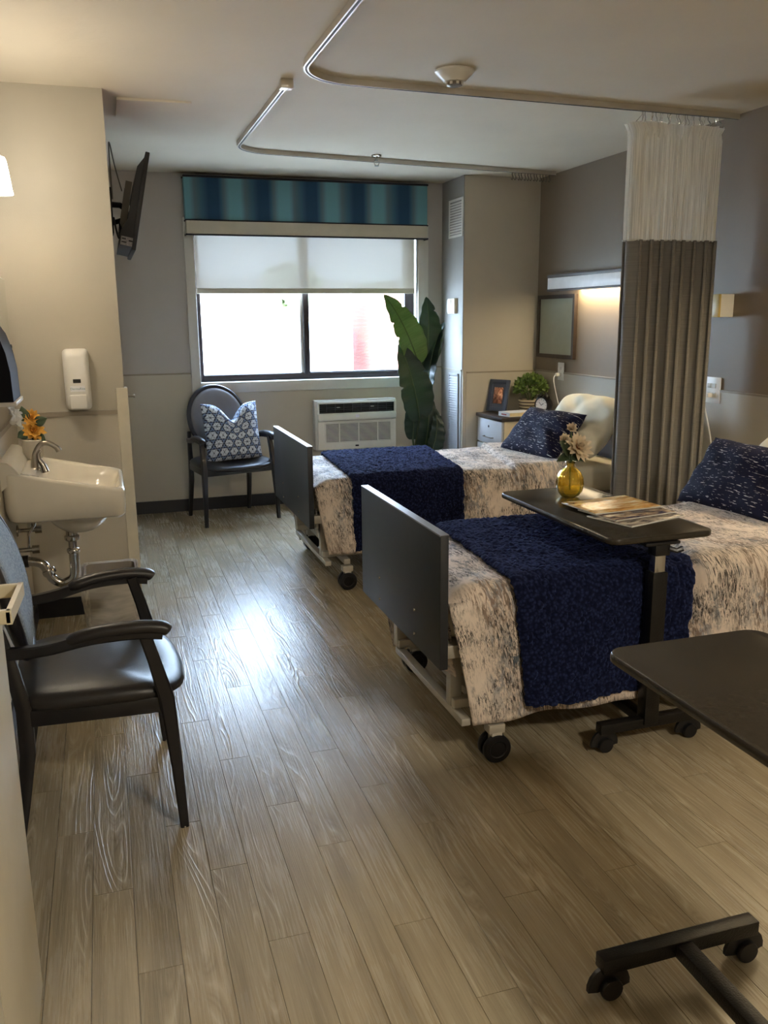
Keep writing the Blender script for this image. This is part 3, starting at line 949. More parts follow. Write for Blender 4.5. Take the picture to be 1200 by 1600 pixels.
def make_quilt(label, bed, x1, zn, zf, fold, seed, slant=.20):
    xf, y0, y1 = bed['xf'], bed['y0']+.065, bed['y1']-.03
    top = .640
    f, tot = drape(y0, y1, top, zn, zf)
    def g(u, v):
        y, z, ny, nz = f(v)
        dep = max(0, top-z)
        side = dep > .03
        xs = xf+.037+slant*dep
        xe = x1+(.03*dep if side else 0)
        x = xs+(xe-xs)*u
        o = 0
        nv = noise.noise(Vector((x*3.2+seed, y*3.0, z*2)))*.010
        nv += noise.noise(Vector((x*9+seed, y*7, z*5)))*.005
        o += nv
        if side:
            k = min(1, dep/.35)
            o += k*(.016*sin(x*11+seed)+.010*sin(x*23+2*seed)+.012)
        fx = fold[0]+(fold[1]-fold[0])*((y-y0)/(y1-y0))
        o += .026*sst(0, .022, x-fx)
        # roll off at the foot end and towards the pillow
        if nz > .5: z -= .05*sst(.10, 0, x-xs)*1.0
        return (x, y+ny*o, z+nz*o+(0 if not side else .012*sin(x*7+seed)*dep))
    q = grid('quilt', g, 150, 120, M_quilt, None, uv=lambda u, v: (u*(x1-xf), v*tot))
    solid(q, .006)
    def e(u, v):
        y = y0+.02+(y1-y0-.04)*u
        z = top-.055-.27*v
        return (xf+.056+.012*sin(u*13+seed)*v+.010*noise.noise(Vector((u*6, v*4, seed)))+.02*v, y, z)
    qe = grid('quilt_end', e, 60, 24, M_quilt, q, world=True, uv=lambda u, v: (3+v*.36, u*(y1-y0)))
    solid(qe, .005)
    tag(q, label, 'quilt')
    return q
make_quilt('cream and grey brushed-print quilt on the bed nearest the entrance', NB, 2.92, .155, .11, (2.04, 2.28), 1.7)
make_quilt('cream and grey brushed-print quilt on the window-side bed', FB, 2.74, .21, .06, (2.33, 2.52), 5.1)

def make_throw(label, bed, xa, xb, zn, zf, seed, hemshift):
    y0, y1 = bed['y0']+.065, bed['y1']-.03
    top = .664
    f, tot = drape(y0, y1, top, zn, zf, .07, .048)
    def g(u, v):
        y, z, ny, nz = f(v)
        dep = max(0, top-z)
        a = xa[0]+(xa[1]-xa[0])*((y-y0)/(y1-y0))+hemshift[0]*dep
        b_ = xb[0]+(xb[1]-xb[0])*((y-y0)/(y1-y0))+hemshift[1]*dep
        x = a+(b_-a)*u
        x += .008*noise.noise(Vector((y*20, z*20, u*3+seed)))
        o = .007*abs(noise.noise(Vector((x*60+seed, y*60, z*60))))*2+.005*noise.noise(Vector((x*26, y*26+seed, z*26)))
        ed = min(u, 1-u)*(b_-a)
        o -= .010*sst(.014, 0, ed)
        if dep > .06:
            k = min(1, dep/.35)
            o += k*(.014*sin(x*12+seed)+.010)
        return (x, y+ny*o, z+nz*o)
    q = grid('throw_blanket', g, 150, 330, M_throw, None, uv=lambda u, v: (u*.75, v*tot))
    solid(q, .010)
    tag(q, label, 'throw')
    return q
make_throw('fluffy navy throw folded across the bed nearest the entrance', NB, (1.285, 1.33), (2.02, 2.13), .20, .25, 2.2, (.12, -.10))
make_throw('fluffy navy throw folded across the window-side bed', FB, (1.30, 1.35), (1.985, 2.11), .23, .28, 7.9, (.03, 0))

# pillows -----------------------------------------------------------
def pillow_mesh(name, w, h, th, mat, parent, n=48, dent=0, uvs=1.0, color=None, seed=0, pinch=.07, wr=.006, rnd=0):
    """soft cushion standing in the XZ plane, thickness along Y; two faces in one closed mesh"""
    def pt(u, v, side):
        a, b_ = 2*u-1, 2*v-1
        x = w/2*a*(1-pinch*(1-b_*b_))
        z = h/2*b_*(1-pinch*(1-a*a))
        if rnd:
            x *= math.sqrt(1-rnd*b_**4); z *= math.sqrt(1-rnd*a**4)
        pr = max(0, (1-a**4))**.55*max(0, (1-b_**4))**.55
        y = side*th/2*pr
        y += wr*pr*noise.noise(Vector((a*2.3+seed, b_*2.3, side*1.7)))*2
        crease = .35*wr*(abs(a)+abs(b_))*sin((a+b_)*9+seed)*pr
        y += crease*side
        if dent:
            k = math.exp(-(a/.34)**2)*max(0, (b_+1)/2)**2.2
            z -= dent*k
            y += side*.012*k
        return (x, y, z)
    vs, fs, uv = [], [], []
    for side in (1, -1):
        for j in range(n+1):
            for i in range(n+1):
                vs.append(pt(i/n, j/n, side)); uv.append((i/n*w*uvs, j/n*h*uvs))
    N = (n+1)**2
    for j in range(n):
        for i in range(n):
            a = j*(n+1)+i
            fs.append((a, a+n+1, a+n+2, a+1))
            fs.append((N+a, N+a+1, N+a+n+2, N+a+n+1))
    me = bpy.data.meshes.new(name)
    me.from_pydata(vs, [], fs)
    ul = me.uv_layers.new(name='UVMap')
    li = [0]*len(me.loops); me.loops.foreach_get('vertex_index', li)
    fl = []
    for k in li: fl += uv[k]
    ul.data.foreach_set('uv', fl)
    if color:
        ca = me.color_attributes.new('print', 'FLOAT_COLOR', 'POINT')
        c4 = []
        for k in range(len(vs)): c4 += [*color(*uv[k]), 1]
        ca.data.foreach_set('color', c4)
    bm = bmesh.new(); bm.from_mesh(me); bmesh.ops.remove_doubles(bm, verts=bm.verts[:], dist=1e-5); bm.to_mesh(me); bm.free()
    return me
def place_mesh(name, me, mat, M, label, cat, group=None):
    o = bpy.data.objects.new(name, me); COL.objects.link(o)
    me.materials.append(mat)
    me.polygons.foreach_set('use_smooth', [True]*len(me.polygons))
    o.matrix_world = M
    WM[o.name] = M
    return tag(o, label, cat, group)
def pose(loc, xdir, lean):
    """cushion width along xdir (plan), leaning back by `lean` radians"""
    x = Vector((xdir[0], xdir[1], 0)).normalized()
    M = Matrix.Translation(loc) @ Matrix((x, Vector((0, 0, 1)).cross(x), Vector((0, 0, 1)))).transposed().to_4x4()
    return M @ Matrix.Rotation(lean, 4, 'X')
def flat_pose(loc, xdir, tilt, roll=0):
    return pose(loc, xdir, tilt) @ Matrix.Rotation(roll, 4, 'Y')
# window-side bed: white pillow against the headboard, navy lumbar in front of it
wp = place_mesh('bed_pillow', pillow_mesh('bed_pillow', .70, .47, .17, M_sheet, None, 48, seed=3, wr=.016, pinch=.03, rnd=.20), M_sheet,
    flat_pose((2.975, 5.02, .845), (.06, -1), radians(-38)), 'plump cream pillow against the headboard of the window-side bed', 'pillow')
np1 = place_mesh('lumbar_pillow', pillow_mesh('lumbar_pillow', .60, .38, .15, M_dash, None, 40, seed=5, wr=.010), M_dash,
    flat_pose((2.725, 5.09, .795), (.16, -1), radians(-42)), 'navy lumbar pillow with white dashes on the window-side bed', 'pillow')
wp2 = place_mesh('bed_pillow', pillow_mesh('bed_pillow', .70, .47, .17, M_sheet, None, 48, seed=8, wr=.016, pinch=.03, rnd=.20), M_sheet,
    flat_pose((2.975, 3.06, .845), (0, -1), radians(-38)), 'cream pillow behind the navy pillow at the right edge', 'pillow')
np2 = place_mesh('lumbar_pillow', pillow_mesh('lumbar_pillow', .60, .37, .15, M_dash, None, 40, seed=11, wr=.010), M_dash,
    flat_pose((2.755, 3.20, .812), (.10, -1), radians(-36)), 'navy lumbar pillow with white dashes on the bed nearest the entrance', 'pillow')

# ================================================================== OVERBED TABLES
def make_table(label, x0, x1, y0, y1, ztop, mast_y, far_y, cx, half):
    t = thing('overbed_table', label, 'table', (cx, mast_y, 0))
    def pt(n, b, m, **k): return b.done(n, m, t, world=True, **k)
    c = rrect((x0+x1)/2, (y0+y1)/2, (x1-x0)/2, (y1-y0)/2, .045, 8)
    b = B()
    b.loft([[(x, y, ztop-.022) for x, y in rrect((x0+x1)/2, (y0+y1)/2, (x1-x0)/2-.004, (y1-y0)/2-.004, .042, 8)], [(x, y, ztop-.018) for x, y in c], [(x, y, ztop-.004) for x, y in c], [(x, y, ztop) for x, y in rrect((x0+x1)/2, (y0+y1)/2, (x1-x0)/2-.003, (y1-y0)/2-.003, .043, 8)]])
    pt('tabletop', b, M_tabletop, angle=50)
    s = 1 if far_y > mast_y else -1
    pt('support_bracket', B().b2(cx-.07, cx+.07, min(mast_y-.03*s, mast_y+.28*s), max(mast_y-.03*s, mast_y+.28*s), ztop-.034, ztop-.0225, .003), M_black)
    pt('inner_post', B().b2(cx-.022, cx+.022, mast_y-.018, mast_y+.018, .45, ztop-.034, .004), M_chrome)
    pt('mast', B().b2(cx-.030, cx+.030, mast_y-.026, mast_y+.026, .085, ztop-.135, .004), M_blackmetal)
    hl = pt('height_lever', B().b2(cx-.026, cx+.034, mast_y-.024, mast_y+.024, ztop-.075, ztop-.034, .004).tube([(cx+.03, mast_y-.02, ztop-.05), (cx+.055, mast_y-.03, ztop-.058), (cx+.075, mast_y-.035, ztop-.05)], [.010, .009, .011], 8), M_black)
    pt('base_stem', B().b2(cx-.022, cx+.022, min(mast_y, far_y), max(mast_y, far_y), .070, .105, .003), M_blackmetal)
    for yy in (mast_y, far_y):
        pt('base_crossbar', B().b2(cx-half, cx+half, yy-.02, yy+.02, .072, .110, .003), M_blackmetal)
        for sx in (-1, 1):
            x = cx+sx*(half-.025)
            w = B()
            for d in (-.014, .014):
                w.lathe([(0, -.008), (.026, -.008), (.028, -.004), (.028, .004), (.026, .008), (0, .008)], (x, yy+d, .028), 20, Matrix.Rotation(pi/2, 4, 'X'))
            cw = pt('caster_wheel', w, M_black)
            hood = B()
            hood.tube([(x+.033*cos(a), yy, .028+.033*sin(a)) for a in [radians(-10+20*i) for i in range(11)]], [.010]*11, 6, flat=2.6)
            hood.cyl((x, yy, .05), (x, yy, .075), .008)
            hood.done('caster_hood', M_black, cw, world=True)
    return t
TA = dict(x0=1.605, x1=2.035, y0=2.475, y1=3.375)
make_table('dark overbed table across the bed nearest the entrance, with the amber vase', 1.605, 2.035, 2.475, 3.375, .80, 2.497, 3.20, 1.81, .205)
make_table('dark overbed table in the right corner with an empty top', 1.045, 1.475, .78, 1.625, .80, .83, 1.478, 1.20, .215)

# ================================================================== CHAIRS
def make_chair(label, loc, rz, backmat, seatmat):
    t = thing('oval_back_armchair', label, 'chair', loc, rz)
    for s in (-1, 1):
        # front leg with arm post
        B().rod([(.232, s*.302, .0), (.222, s*.296, .20), (.205, s*.287, .43), (.175, s*.283, .56), (.150, s*.280, .655)],
                [(.026, .026), (.034, .032), (.046, .040), (.038, .034), (.036, .032)], (1, 0, 0)).done('leg', M_woodblk, t)
        B().rod([(-.250, s*.256, 0), (-.225, s*.252, .14), (-.200, s*.248, .30), (-.198, s*.246, .44), (-.222, s*.240, .58), (-.246, s*.230, .68)],
                [(.028, .026), (.036, .030), (.044, .034), (.044, .034), (.036, .030), (.030, .026)], (1, 0, 0)).done('leg', M_woodblk, t)
        for (fx, fy) in ((.232, s*.302), (-.250, s*.256)):
            B().lathe([(0, .0), (.012, 0), (.014, .003), (.012, .008), (0, .008)], (fx, fy, -.0005), 12).done('glide', M_chrome, t)
        # arm: rail from the back post sweeping to the front, and its padded top
        B().rod(bez([(-.232, s*.244, .615), (-.12, s*.262, .622), (.0, s*.280, .645), (.12, s*.290, .650), (.205, s*.292, .640)], 6),
                [(.034, .030)]*25, (0, 0, 1)).done('arm', M_woodblk, t)
        pad = bez([(-.06, s*.271, .642), (.02, s*.282, .662), (.12, s*.291, .668), (.20, s*.293, .660), (.222, s*.293, .645)], 5)
        B().tube(pad, [.016, .022]+[.025]*(len(pad)-4)+[.024, .018], 12, flat=.8).done('arm_pad', M_vinyl, t)
        B().box((.0, s*.262, .412), (.42, .030, .052), .005, rot=s*radians(4.5)).done('seat_rail', M_woodblk, t)
    B().box((.205, 0, .412), (.030, .56, .052), .005).done('seat_rail', M_woodblk, t)
    B().box((-.200, 0, .412), (.030, .48, .052), .005).done('seat_rail', M_woodblk, t)
    # seat cushion
    rings = []
    for k, (z, g) in enumerate([(.425, -.012), (.438, .004), (.455, .008), (.472, .0), (.484, -.025), (.490, -.07), (.492, -.14)]):
        ring = []
        for i in range(40):
            a = 2*pi*i/40
            ca, sa = cos(a), sin(a)
            e = .42
            px = math.copysign(abs(ca)**e, ca); py = math.copysign(abs(sa)**e, sa)
            hw = .282+.014*px
            bulge = .035*max(0, px)*(1-py*py)
            x = .008+(.232+g)*px+bulge
            zz = z-.030*max(0, px)**4*(1 if z > .45 else .3)
            ring.append((x, (hw+g)*py, zz))
        rings.append(ring)
    B().loft(rings).done('seat', seatmat, t, angle=180)
    # oval back: padded ellipse in a dark ring, leaning back
    lean = radians(-13)
    Mb = Matrix.Translation((-.245, 0, .775)) @ Matrix.Rotation(lean, 4, 'Y')
    def ell(a, ry, rz, dx=0): return Mb @ Vector((dx-.045*(1-(ry*cos(a)/.24)**2)*0+.03*(cos(a)*ry/.24)**2, ry*cos(a), rz*sin(a)))
    B().tube([ell(2*pi*i/48, .232, .252) for i in range(48)], .019, 10, closed=True).done('back_frame', M_woodblk, t, angle=180)
    b = B()
    rr = []
    for k in range(9):
        s_ = [.93, .97, .98, .95, .86, .68, .45, .22, .06][k]
        dx = [-.012, 0, .010, .020, .028, .034, .037, .038, .038][k]
        rr.append([Mb @ Vector((dx+.03*(cos(2*pi*i/40)*s_)**2, .226*s_*cos(2*pi*i/40), .246*s_*sin(2*pi*i/40))) for i in range(40)])
    b.loft(rr, cap0=True)
    b.done('backrest', backmat, t, angle=180)
    b = B()
    b.loft([[Mb @ Vector((-.014-d+.03*(cos(2*pi*i/40)*s_)**2, .222*s_*cos(2*pi*i/40), .242*s_*sin(2*pi*i/40))) for i in range(40)] for s_, d in ((.97, 0), (.9, .010), (.6, .016), (.1, .018))])
    b.done('back_panel', backmat, t, angle=180)
    return t
make_chair('black armchair with flecked blue-grey back standing beside the sink', (-.108, 2.795, 0), radians(1.5), M_chairfab, M_vinyl)
make_chair('black oval-back armchair under the window holding a patterned cushion', (.885, 6.775, 0), radians(-75.5), M_vinylgrey, M_vinyl)

def star(u, v):
    """white six-petal stars on navy"""
    s = .080
    best = 1e9
    for ox, oy in ((0, 0), (s/2, s*.866)):
        ax = (u-ox)/s; ay = (v-oy)/(s*1.732)
        dx = (ax-round(ax))*s; dy = (ay-round(ay))*s*1.732
        d = dx*dx+dy*dy
        if d < best: best = d; bx, by = dx, dy
    r = math.sqrt(best); a = math.atan2(by, bx)
    k = (a+pi/6) % (pi/3)-pi/6
    al = r*cos(k); pe = abs(r*sin(k))
    L = s*.5
    q = al/L
    wdt = .52*L*(1-abs(2*q-1)) if 0 < q < 1 else 0
    navy = (lin(30), lin(36), lin(66)); lt = (lin(208), lin(216), lin(226))
    if pe < wdt-.003: 
        if pe < .0012: return navy
        return lt
    if q > .9 and pe > .16*L: return (lin(120), lin(142), lin(180))
    return navy
place_mesh('throw_pillow', pillow_mesh('throw_pillow', .46, .46, .15, M_star, None, 110, dent=.13, color=star, seed=2, pinch=.05), M_star,
    pose((.912, 6.745, .690), (.968, .25), radians(-12)), 'white and navy star-lattice cushion standing on the armchair under the window', 'pillow')
# ================================================================== SINK CORNER
sk = thing('wall_sink', 'white wall-hung sink with a curved nickel faucet', 'sink', (XL, 4.09, .84))
SX0, SX1, SY0, SY1 = XL+.006, .046, 3.80, 4.385
scx, scy = (SX0+SX1)/2, (SY0+SY1)/2
shx, shy = (SX1-SX0)/2, (SY1-SY0)/2
def rr3(cx, cy, hx, hy, r, zf): return [(x, y, zf(x, y)) for x, y in rrect(cx, cy, hx, hy, r, 7)]
rise = lambda x: .105*max(0, (.046-x)/.49)**1.15     # the rim climbs towards the wall
bcx, bcy = -.14, scy
b = B()
b.loft([rr3(scx+.01, scy, shx-.03, shy-.03, .04, lambda x, y: .715-.006*(x > 0)),
        rr3(scx+.004, scy, shx-.008, shy-.008, .05, lambda x, y: .728),
        rr3(scx, scy, shx-.001, shy-.001, .055, lambda x, y: .775),
        rr3(scx, scy, shx, shy, .055, lambda x, y: .825+rise(x)),
        rr3(scx, scy, shx-.006, shy-.006, .055, lambda x, y: .838+rise(x)),
        rr3(scx, scy, shx-.018, shy-.018, .055, lambda x, y: .841+rise(x)),
        rr3(bcx, bcy, .165, shy-.045, .09, lambda x, y: .832+rise(x)*.9),
        rr3(bcx, bcy, .155, shy-.058, .09, lambda x, y: .815),
        rr3(bcx, bcy, .135, shy-.085, .09, lambda x, y: .770),
        rr3(bcx-.01, bcy, .09, shy-.16, .06, lambda x, y: .735),
        rr3(bcx-.02, bcy, .03, .03, .029, lambda x, y: .728)])
b.done('basin', M_ceramic, sk, world=True, angle=180)
b = B()
b.lathe([(0.001, -.122), (.05, -.120), (.10, -.108), (.15, -.075), (.19, -.030), (.20, 0), (.0, .01)], (bcx-.02, bcy, .728), 32)
for v in b.bm.verts: v.co.x = bcx-.02+(v.co.x-bcx+.02)*.78
b.done('bowl_underside', M_ceramic, sk, world=True, angle=180)
b = B()
b.loft([[(x, y, z) for (x, z) in ((SX0, .86), (SX0+.075, .925), (SX0+.052, .958), (SX0+.030, .978), (SX0, .982))] for y in (SY0+.01, SY0+.03, SY1-.03, SY1-.01)])
b.done('backsplash', M_ceramic, sk, world=True, angle=60)
B().lathe([(0, 0), (.020, 0), (.022, .003), (.012, .004), (0, .003)], (bcx-.02, bcy, .7285), 20).done('drain', M_chrome, sk, world=True)
# faucet
fx, fy, fz = -.330, 4.09, .915
fa = B().tube(bez([(fx, fy, fz-.02), (fx+.003, fy, fz+.03), (fx+.010, fy, fz+.065), (fx+.034, fy, fz+.098), (fx+.068, fy, fz+.100), (fx+.098, fy, fz+.080), (fx+.108, fy, fz+.064)], 8),
    [.017-.006*min(1, i/16) for i in range(40)]+[.012, .0125, .013, .013, .013, .0135, .0135, .0135, .0135], 14).lathe([(0, -.02), (.028, -.02), (.026, .000), (.018, .006), (0, .006)], (fx, fy, fz-.010), 24).done('faucet', M_nickel, sk, world=True, angle=180)
B().tube(bez([(fx+.045, fy+.01, fz-.03), (fx+.036, fy+.012, fz+.0), (fx+.020, fy+.012, fz+.03), (fx+.020, fy+.012, fz+.055), (fx+.03, fy+.012, fz+.066)], 6), [.016-.009*min(1, i/18) for i in range(25)], 12).done('handle', M_nickel, fa, world=True, angle=180)
# drain pipework
tx, ty = -.20, 4.09
B().lathe([(0, .565), (.030, .565), (.034, .571), (.034, .585), (.026, .590), (.026, .612), (0, .612)], (tx, ty, 0), 24).done('drain_nut', M_chrome, sk, world=True)
B().cyl((tx, ty, .57), (tx, ty, .50), .019, 20).done('tailpiece', M_chrome, sk, world=True)
B().lathe([(0, .505), (.026, .505), (.029, .510), (.029, .522), (.024, .528), (0, .528)], (tx, ty, 0), 24).done('slip_nut', M_chrome, sk, world=True)
B().tube(bez([(tx, ty, .515), (tx, ty, .43), (tx-.012, ty, .385), (tx-.055, ty, .365), (tx-.098, ty, .390), (tx-.115, ty, .425), (tx-.14, ty, .465), (tx-.185, ty, .480), (XL+.045, ty, .482)], 6), .022, 14).done('trap_bend', M_chrome, sk, world=True, angle=180)
B().lathe([(0, -.012), (.030, -.012), (.032, 0), (.030, .012), (0, .012)], (tx-.112, ty, .425), 20, Matrix.Rotation(radians(-25), 4, 'Y')).done('slip_nut', M_chrome, sk, world=True)
B().cyl((XL+.055, ty, .482), (XL+.01, ty, .482), .028, 16).done('wall_fitting', pm('dark_fitting', (40, 36, 32), .4, .5), sk, world=True)
for dy, dz in ((-.10, .05), (.12, .09)):
    B().lathe([(0, 0), (.028, 0), (.026, .006), (.012, .010), (0, .010)], (XL+.007, ty+dy, .51+dz), 18, Matrix.Rotation(pi/2, 4, 'Y')).cyl((XL+.01, ty+dy, .51+dz), (XL+.09, ty+dy, .51+dz), .010, 12).tube([(XL+.07, ty+dy, .51+dz), (XL+.075, ty+dy, .58+dz), (XL+.10, ty+dy*.6, .66), (XL+.11, ty+dy*.5, .72)], .006, 8).cyl((XL+.085, ty+dy, .51+dz), (XL+.115, ty+dy, .51+dz), .018, 10).done('shutoff_valve', M_chrome, sk, world=True)

# small vase with orange flowers on the sink deck
def leaf_mesh(b, base, tip, width, normal, n=8, droop=.0):
    base, tip = Vector(base), Vector(tip)
    ax = tip-base; L = ax.length; ax.normalize()
    nr = Vector(normal); nr = (nr-ax*nr.dot(ax)).normalized()
    sd_ = ax.cross(nr)
    rows = []
    for i in range(n+1):
        t = i/n
        w = width*sin(pi*min(1, t**.75))*.5+.0004
        c = base+ax*(L*t)-nr*(droop*t*t)
        rows.append([b.bm.verts.new(c-sd_*w+nr*w*.22), b.bm.verts.new(c), b.bm.verts.new(c+sd_*w+nr*w*.22)])
    for i in range(n):
        for k in range(2): b.bm.faces.new((rows[i][k], rows[i][k+1], rows[i+1][k+1], rows[i+1][k]))
def flower(name, label, c, R, nrm, mat, layers, petw, parent, seed=1, centre=None):
    """many-petalled bloom: rings of cupped petals round a centre"""
    rnd = random.Random(seed)
    z = Vector(nrm).normalized(); x = z.orthogonal().normalized(); y = z.cross(x)
    f = thing_part(name, parent)
    b = B()
    for (k, el, ln) in layers:
        for i in range(k):
            a = 2*pi*(i+rnd.random()*.5)/k+el
            d = x*cos(a)+y*sin(a)
            dirv = (d*cos(el)+z*sin(el))
            l_ = R*ln*(.9+.2*rnd.random())
            leaf_mesh(b, Vector(c)+dirv*R*.08, Vector(c)+dirv*l_, petw*R, z*cos(el)-d*sin(el), 5, -.1*R)
    o = b.done(name, mat, parent, world=True, angle=180)
    if centre:
        B().lathe([(0, -.2*R), (.16*R, -.1*R), (.2*R, .05*R), (.12*R, .16*R), (0, .2*R)], c, 12, z.to_track_quat('Z', 'Y').to_matrix().to_4x4()).done('flower_centre', centre, o, world=True)
    return o
def thing_part(name, parent): return None
M_orange = pm('orange_petal', (240, 176, 76), .6, var=.3, scale=60)
M_creampet = pm('cream_petal', (212, 196, 170), .6, var=.12, scale=60)
M_greenlf = pm('sage_leaf', (72, 88, 62), .5, var=.2, scale=30)
vs_ = thing('flower_vase', 'small translucent white vase of orange blooms on the sink', 'vase', (-.345, 4.29, .925))
t_ = NT('frosted_vase'); t_.base(L3((222, 214, 198))); t_.set(Roughness=.35); t_.p.inputs['Transmission Weight'].default_value = .35
B().lathe([(0, 0), (.040, 0), (.044, .01), (.046, .085), (.042, .088), (.040, .012), (0, .010)], (0, 0, 0), 24).done('cup', t_.m, vs_)
for k, (dx, dz) in enumerate(((.005, .185), (.010, .125))):
    c = Vector((-.345+dx, 4.29, .925+dz))
    B().tube([(-.345, 4.29, .95), (-.345+dx*.5, 4.29, .925+dz*.6), c], .003, 6).done('flower_stem', M_stem, vs_, world=True)
    flower('bloom', '', c, .046 if k == 0 else .056, (.25, -.85, .45), M_orange, [(11, .1, 1), (10, .45, .85), (8, .85, .65), (5, 1.2, .45)], .55, vs_, seed=k+3)
for (bx, bz, tx_, tz_) in ((-.03, .17, -.03, .245), (-.03, .12, -.06, .10), (.03, .16, .075, .185), (.03, .10, .06, .075)):
    b = B(); leaf_mesh(b, (-.345+bx*.6, 4.28, .925+bz), (-.345+tx_, 4.27, .925+tz_), .05, (0, -1, .3)); solid(b.done('leaf', M_greenlf, vs_, world=True, angle=180), .0008)

# soap dispenser
sdp = thing('soap_dispenser', 'white wall soap dispenser above the sink', 'soap dispenser', (-.135, 4.72, 1.10))
dx0, dx1 = -.198, -.074
def prof(y, zs): return None
b = B()
b.loft([[(x, y, z) for x, z in rrect((dx0+dx1)/2, (zb_+zt_)/2, (dx1-dx0)/2-i_, (zt_-zb_)/2-i_, .022, 5)] for (y, zb_, zt_, i_) in ((4.7195, 1.105, 1.410, 0), (4.655, 1.105, 1.410, 0), (4.630, 1.12, 1.402, .006), (4.618, 1.14, 1.390, .018))])
b.done('housing', M_white, sdp, world=True)
B().b2(-.178, -.094, 4.606, 4.622, 1.112, 1.185, .008, 3).done('push_bar', M_white, sdp, world=True)
B().b2(-.155, -.118, 4.6155, 4.6185, 1.243, 1.262).done('level_window', pm('smoked_window', (42, 40, 38), .25), sdp, world=True)
B().b2(-.170, -.100, 4.6155, 4.6185, 1.200, 1.228).done('name_label', pm('name_label_paper', (236, 236, 238), .5, var=.01), sdp, world=True)
fc = bpy.data.curves.new('lettering', 'FONT'); fc.body = 'DermaRite'; fc.size = .016; fc.extrude = .0003; fc.align_x = 'CENTER'; fc.align_y = 'CENTER'; fc.resolution_u = 3
fo = bpy.data.objects.new('lettering_source', fc); COL.objects.link(fo)
bpy.context.view_layer.update()
me = bpy.data.meshes.new_from_object(fo.evaluated_get(bpy.context.evaluated_depsgraph_get()))
bpy.data.objects.remove(fo)
me.transform(Matrix.Translation((-.135, 4.6150, 1.214)) @ Matrix.Rotation(pi/2, 4, 'X'))
link_mesh('lettering', me, pm('blue_grey_ink', (110, 140, 150), .5), sdp, False, True)

# paper towel dispenser with a towel hanging out
pt_ = thing('paper_towel_dispenser', 'dark smoked paper towel dispenser on the wall left of the sink', 'towel dispenser', (XL, 3.75, 1.24))
M_smoke = pm('smoked_plastic', (11, 12, 19), .6, var=.1)
M_smoke.node_tree.nodes['Principled BSDF'].inputs['Specular IOR Level'].default_value = .15
pr = [(XL+.001, 1.245), (XL+.108, 1.245), (XL+.106, 1.36), (XL+.096, 1.43), (XL+.076, 1.50), (XL+.046, 1.55), (XL+.001, 1.57)]
B().loft([[(x, y, z) for x, z in pr] for y in (3.60, 3.61, 3.89, 3.90)]).done('cover', M_smoke, pt_, world=True)
B().b2(XL+.001, XL+.118, 3.598, 3.902, 1.228, 1.244, .003).done('bottom_tray', M_offwhite, pt_, world=True)
def towel(u, v):
    n1 = noise.noise(Vector((u*4, v*5, 3.0)))*.03; n2 = noise.noise(Vector((u*9, v*8, 7.0)))*.012
    return (XL+.062+.045*v+(n1+n2)*(.3+v), 3.72+u*.14+.02*sin(v*7)+n2, 1.229-v*(.085+.03*sin(u*5))+n1*.5*v)
solid(grid('paper_towel', towel, 24, 18, M_paper, pt_, world=True), .0008)

# mirror above the sink
mi = thing('wall_mirror', 'frameless wall mirror above the sink', 'mirror', (XL, 4.2, 1.30))
t_ = NT('mirror_glass'); t_.base((.82, .86, .82, 1)); t_.set(Metallic=1.0, Roughness=.04)
B().b2(XL+.002, XL+.028, 3.95, 4.55, 1.36, 1.745, .002).done('backing', M_offwhite, mi, world=True)
B().b2(XL+.028, XL+.031, 3.955, 4.545, 1.365, 1.740).done('mirror_glass', t_.m, mi, world=True, smooth=False)
B().lathe([(0, 0), (.011, 0), (.010, .006), (0, .008)], (XL+.030, 4.54, 1.43), 14, Matrix.Rotation(pi/2, 4, 'Y')).done('mirror_clip', M_black, mi, world=True)

# vanity light, two glass shades in frame
sl = thing('vanity_light', 'glowing frosted-glass vanity light above the mirror', 'wall light', (XL, 4.1, 2.2))
B().b2(XL+.001, XL+.025, 3.55, 4.45, 2.235, 2.285, .008).done('back_plate', M_nickel, sl, world=True)
M_sc = mat_emit('glowing_frosted_glass', (255, 246, 230), SCONCE*LAMP)
for y in (4.34, 4.02, 3.70):
    B().tube([(XL+.02, y, 2.26), (XL+.065, y, 2.27), (XL+.068, y, 2.25)], .008, 8).done('shade_arm', M_nickel, sl, world=True)
    B().lathe([(0.0, 2.250), (.034, 2.250), (.040, 2.235), (.046, 2.19), (.053, 2.12), (.057, 2.095), (.052, 2.095), (.040, 2.19), (0, 2.235)], (XL+.068, y, 0), 24).done('glass_shade', M_sc, sl, world=True)

# waste bin with liner
bn = thing('waste_bin', 'grey waste bin with a clear liner beside the sink', 'bin', (-.042, 3.73, 0))
def brect(hx, hy, z, wob=0): return [(x, y, z+wob*sin(i*1.7)) for i, (x, y) in enumerate(rrect(0, 0, hx, hy, .03, 5))]
B().loft([brect(.095, .115, .0), brect(.108, .15, .50), brect(.102, .144, .50), brect(.09, .11, .012)], cap1=True).done('bin_body', pm('grey_bin_plastic', (150, 142, 132), .5), bn)
def linerf(u, v):
    per = rrect(0, 0, 1, 1, .25, 6)
    k = u*len(per); a = per[int(k) % len(per)]; b_ = per[(int(k)+1) % len(per)]; fr = k-int(k)
    px, py = a[0]+(b_[0]-a[0])*fr, a[1]+(b_[1]-a[1])*fr
    ang = math.atan2(py, px)
    f = noise.noise(Vector((cos(ang)*5, sin(ang)*5, v*3)))*.5+.5
    g2 = abs(noise.noise(Vector((cos(ang)*9+v*2, sin(ang)*9, v*5))))
    o = .003+.010*f+.006*g2
    z = .506-.36*v+.02*sin(ang*5)*v
    sx_ = .108-.016*(.5-z)/.5*1.0; sy_ = .15-.03*(.5-z)/.5
    return (px*(sx_+o), py*(sy_+o), z)
solid(grid('liner', linerf, 112, 26, M_liner, bn), .0006)

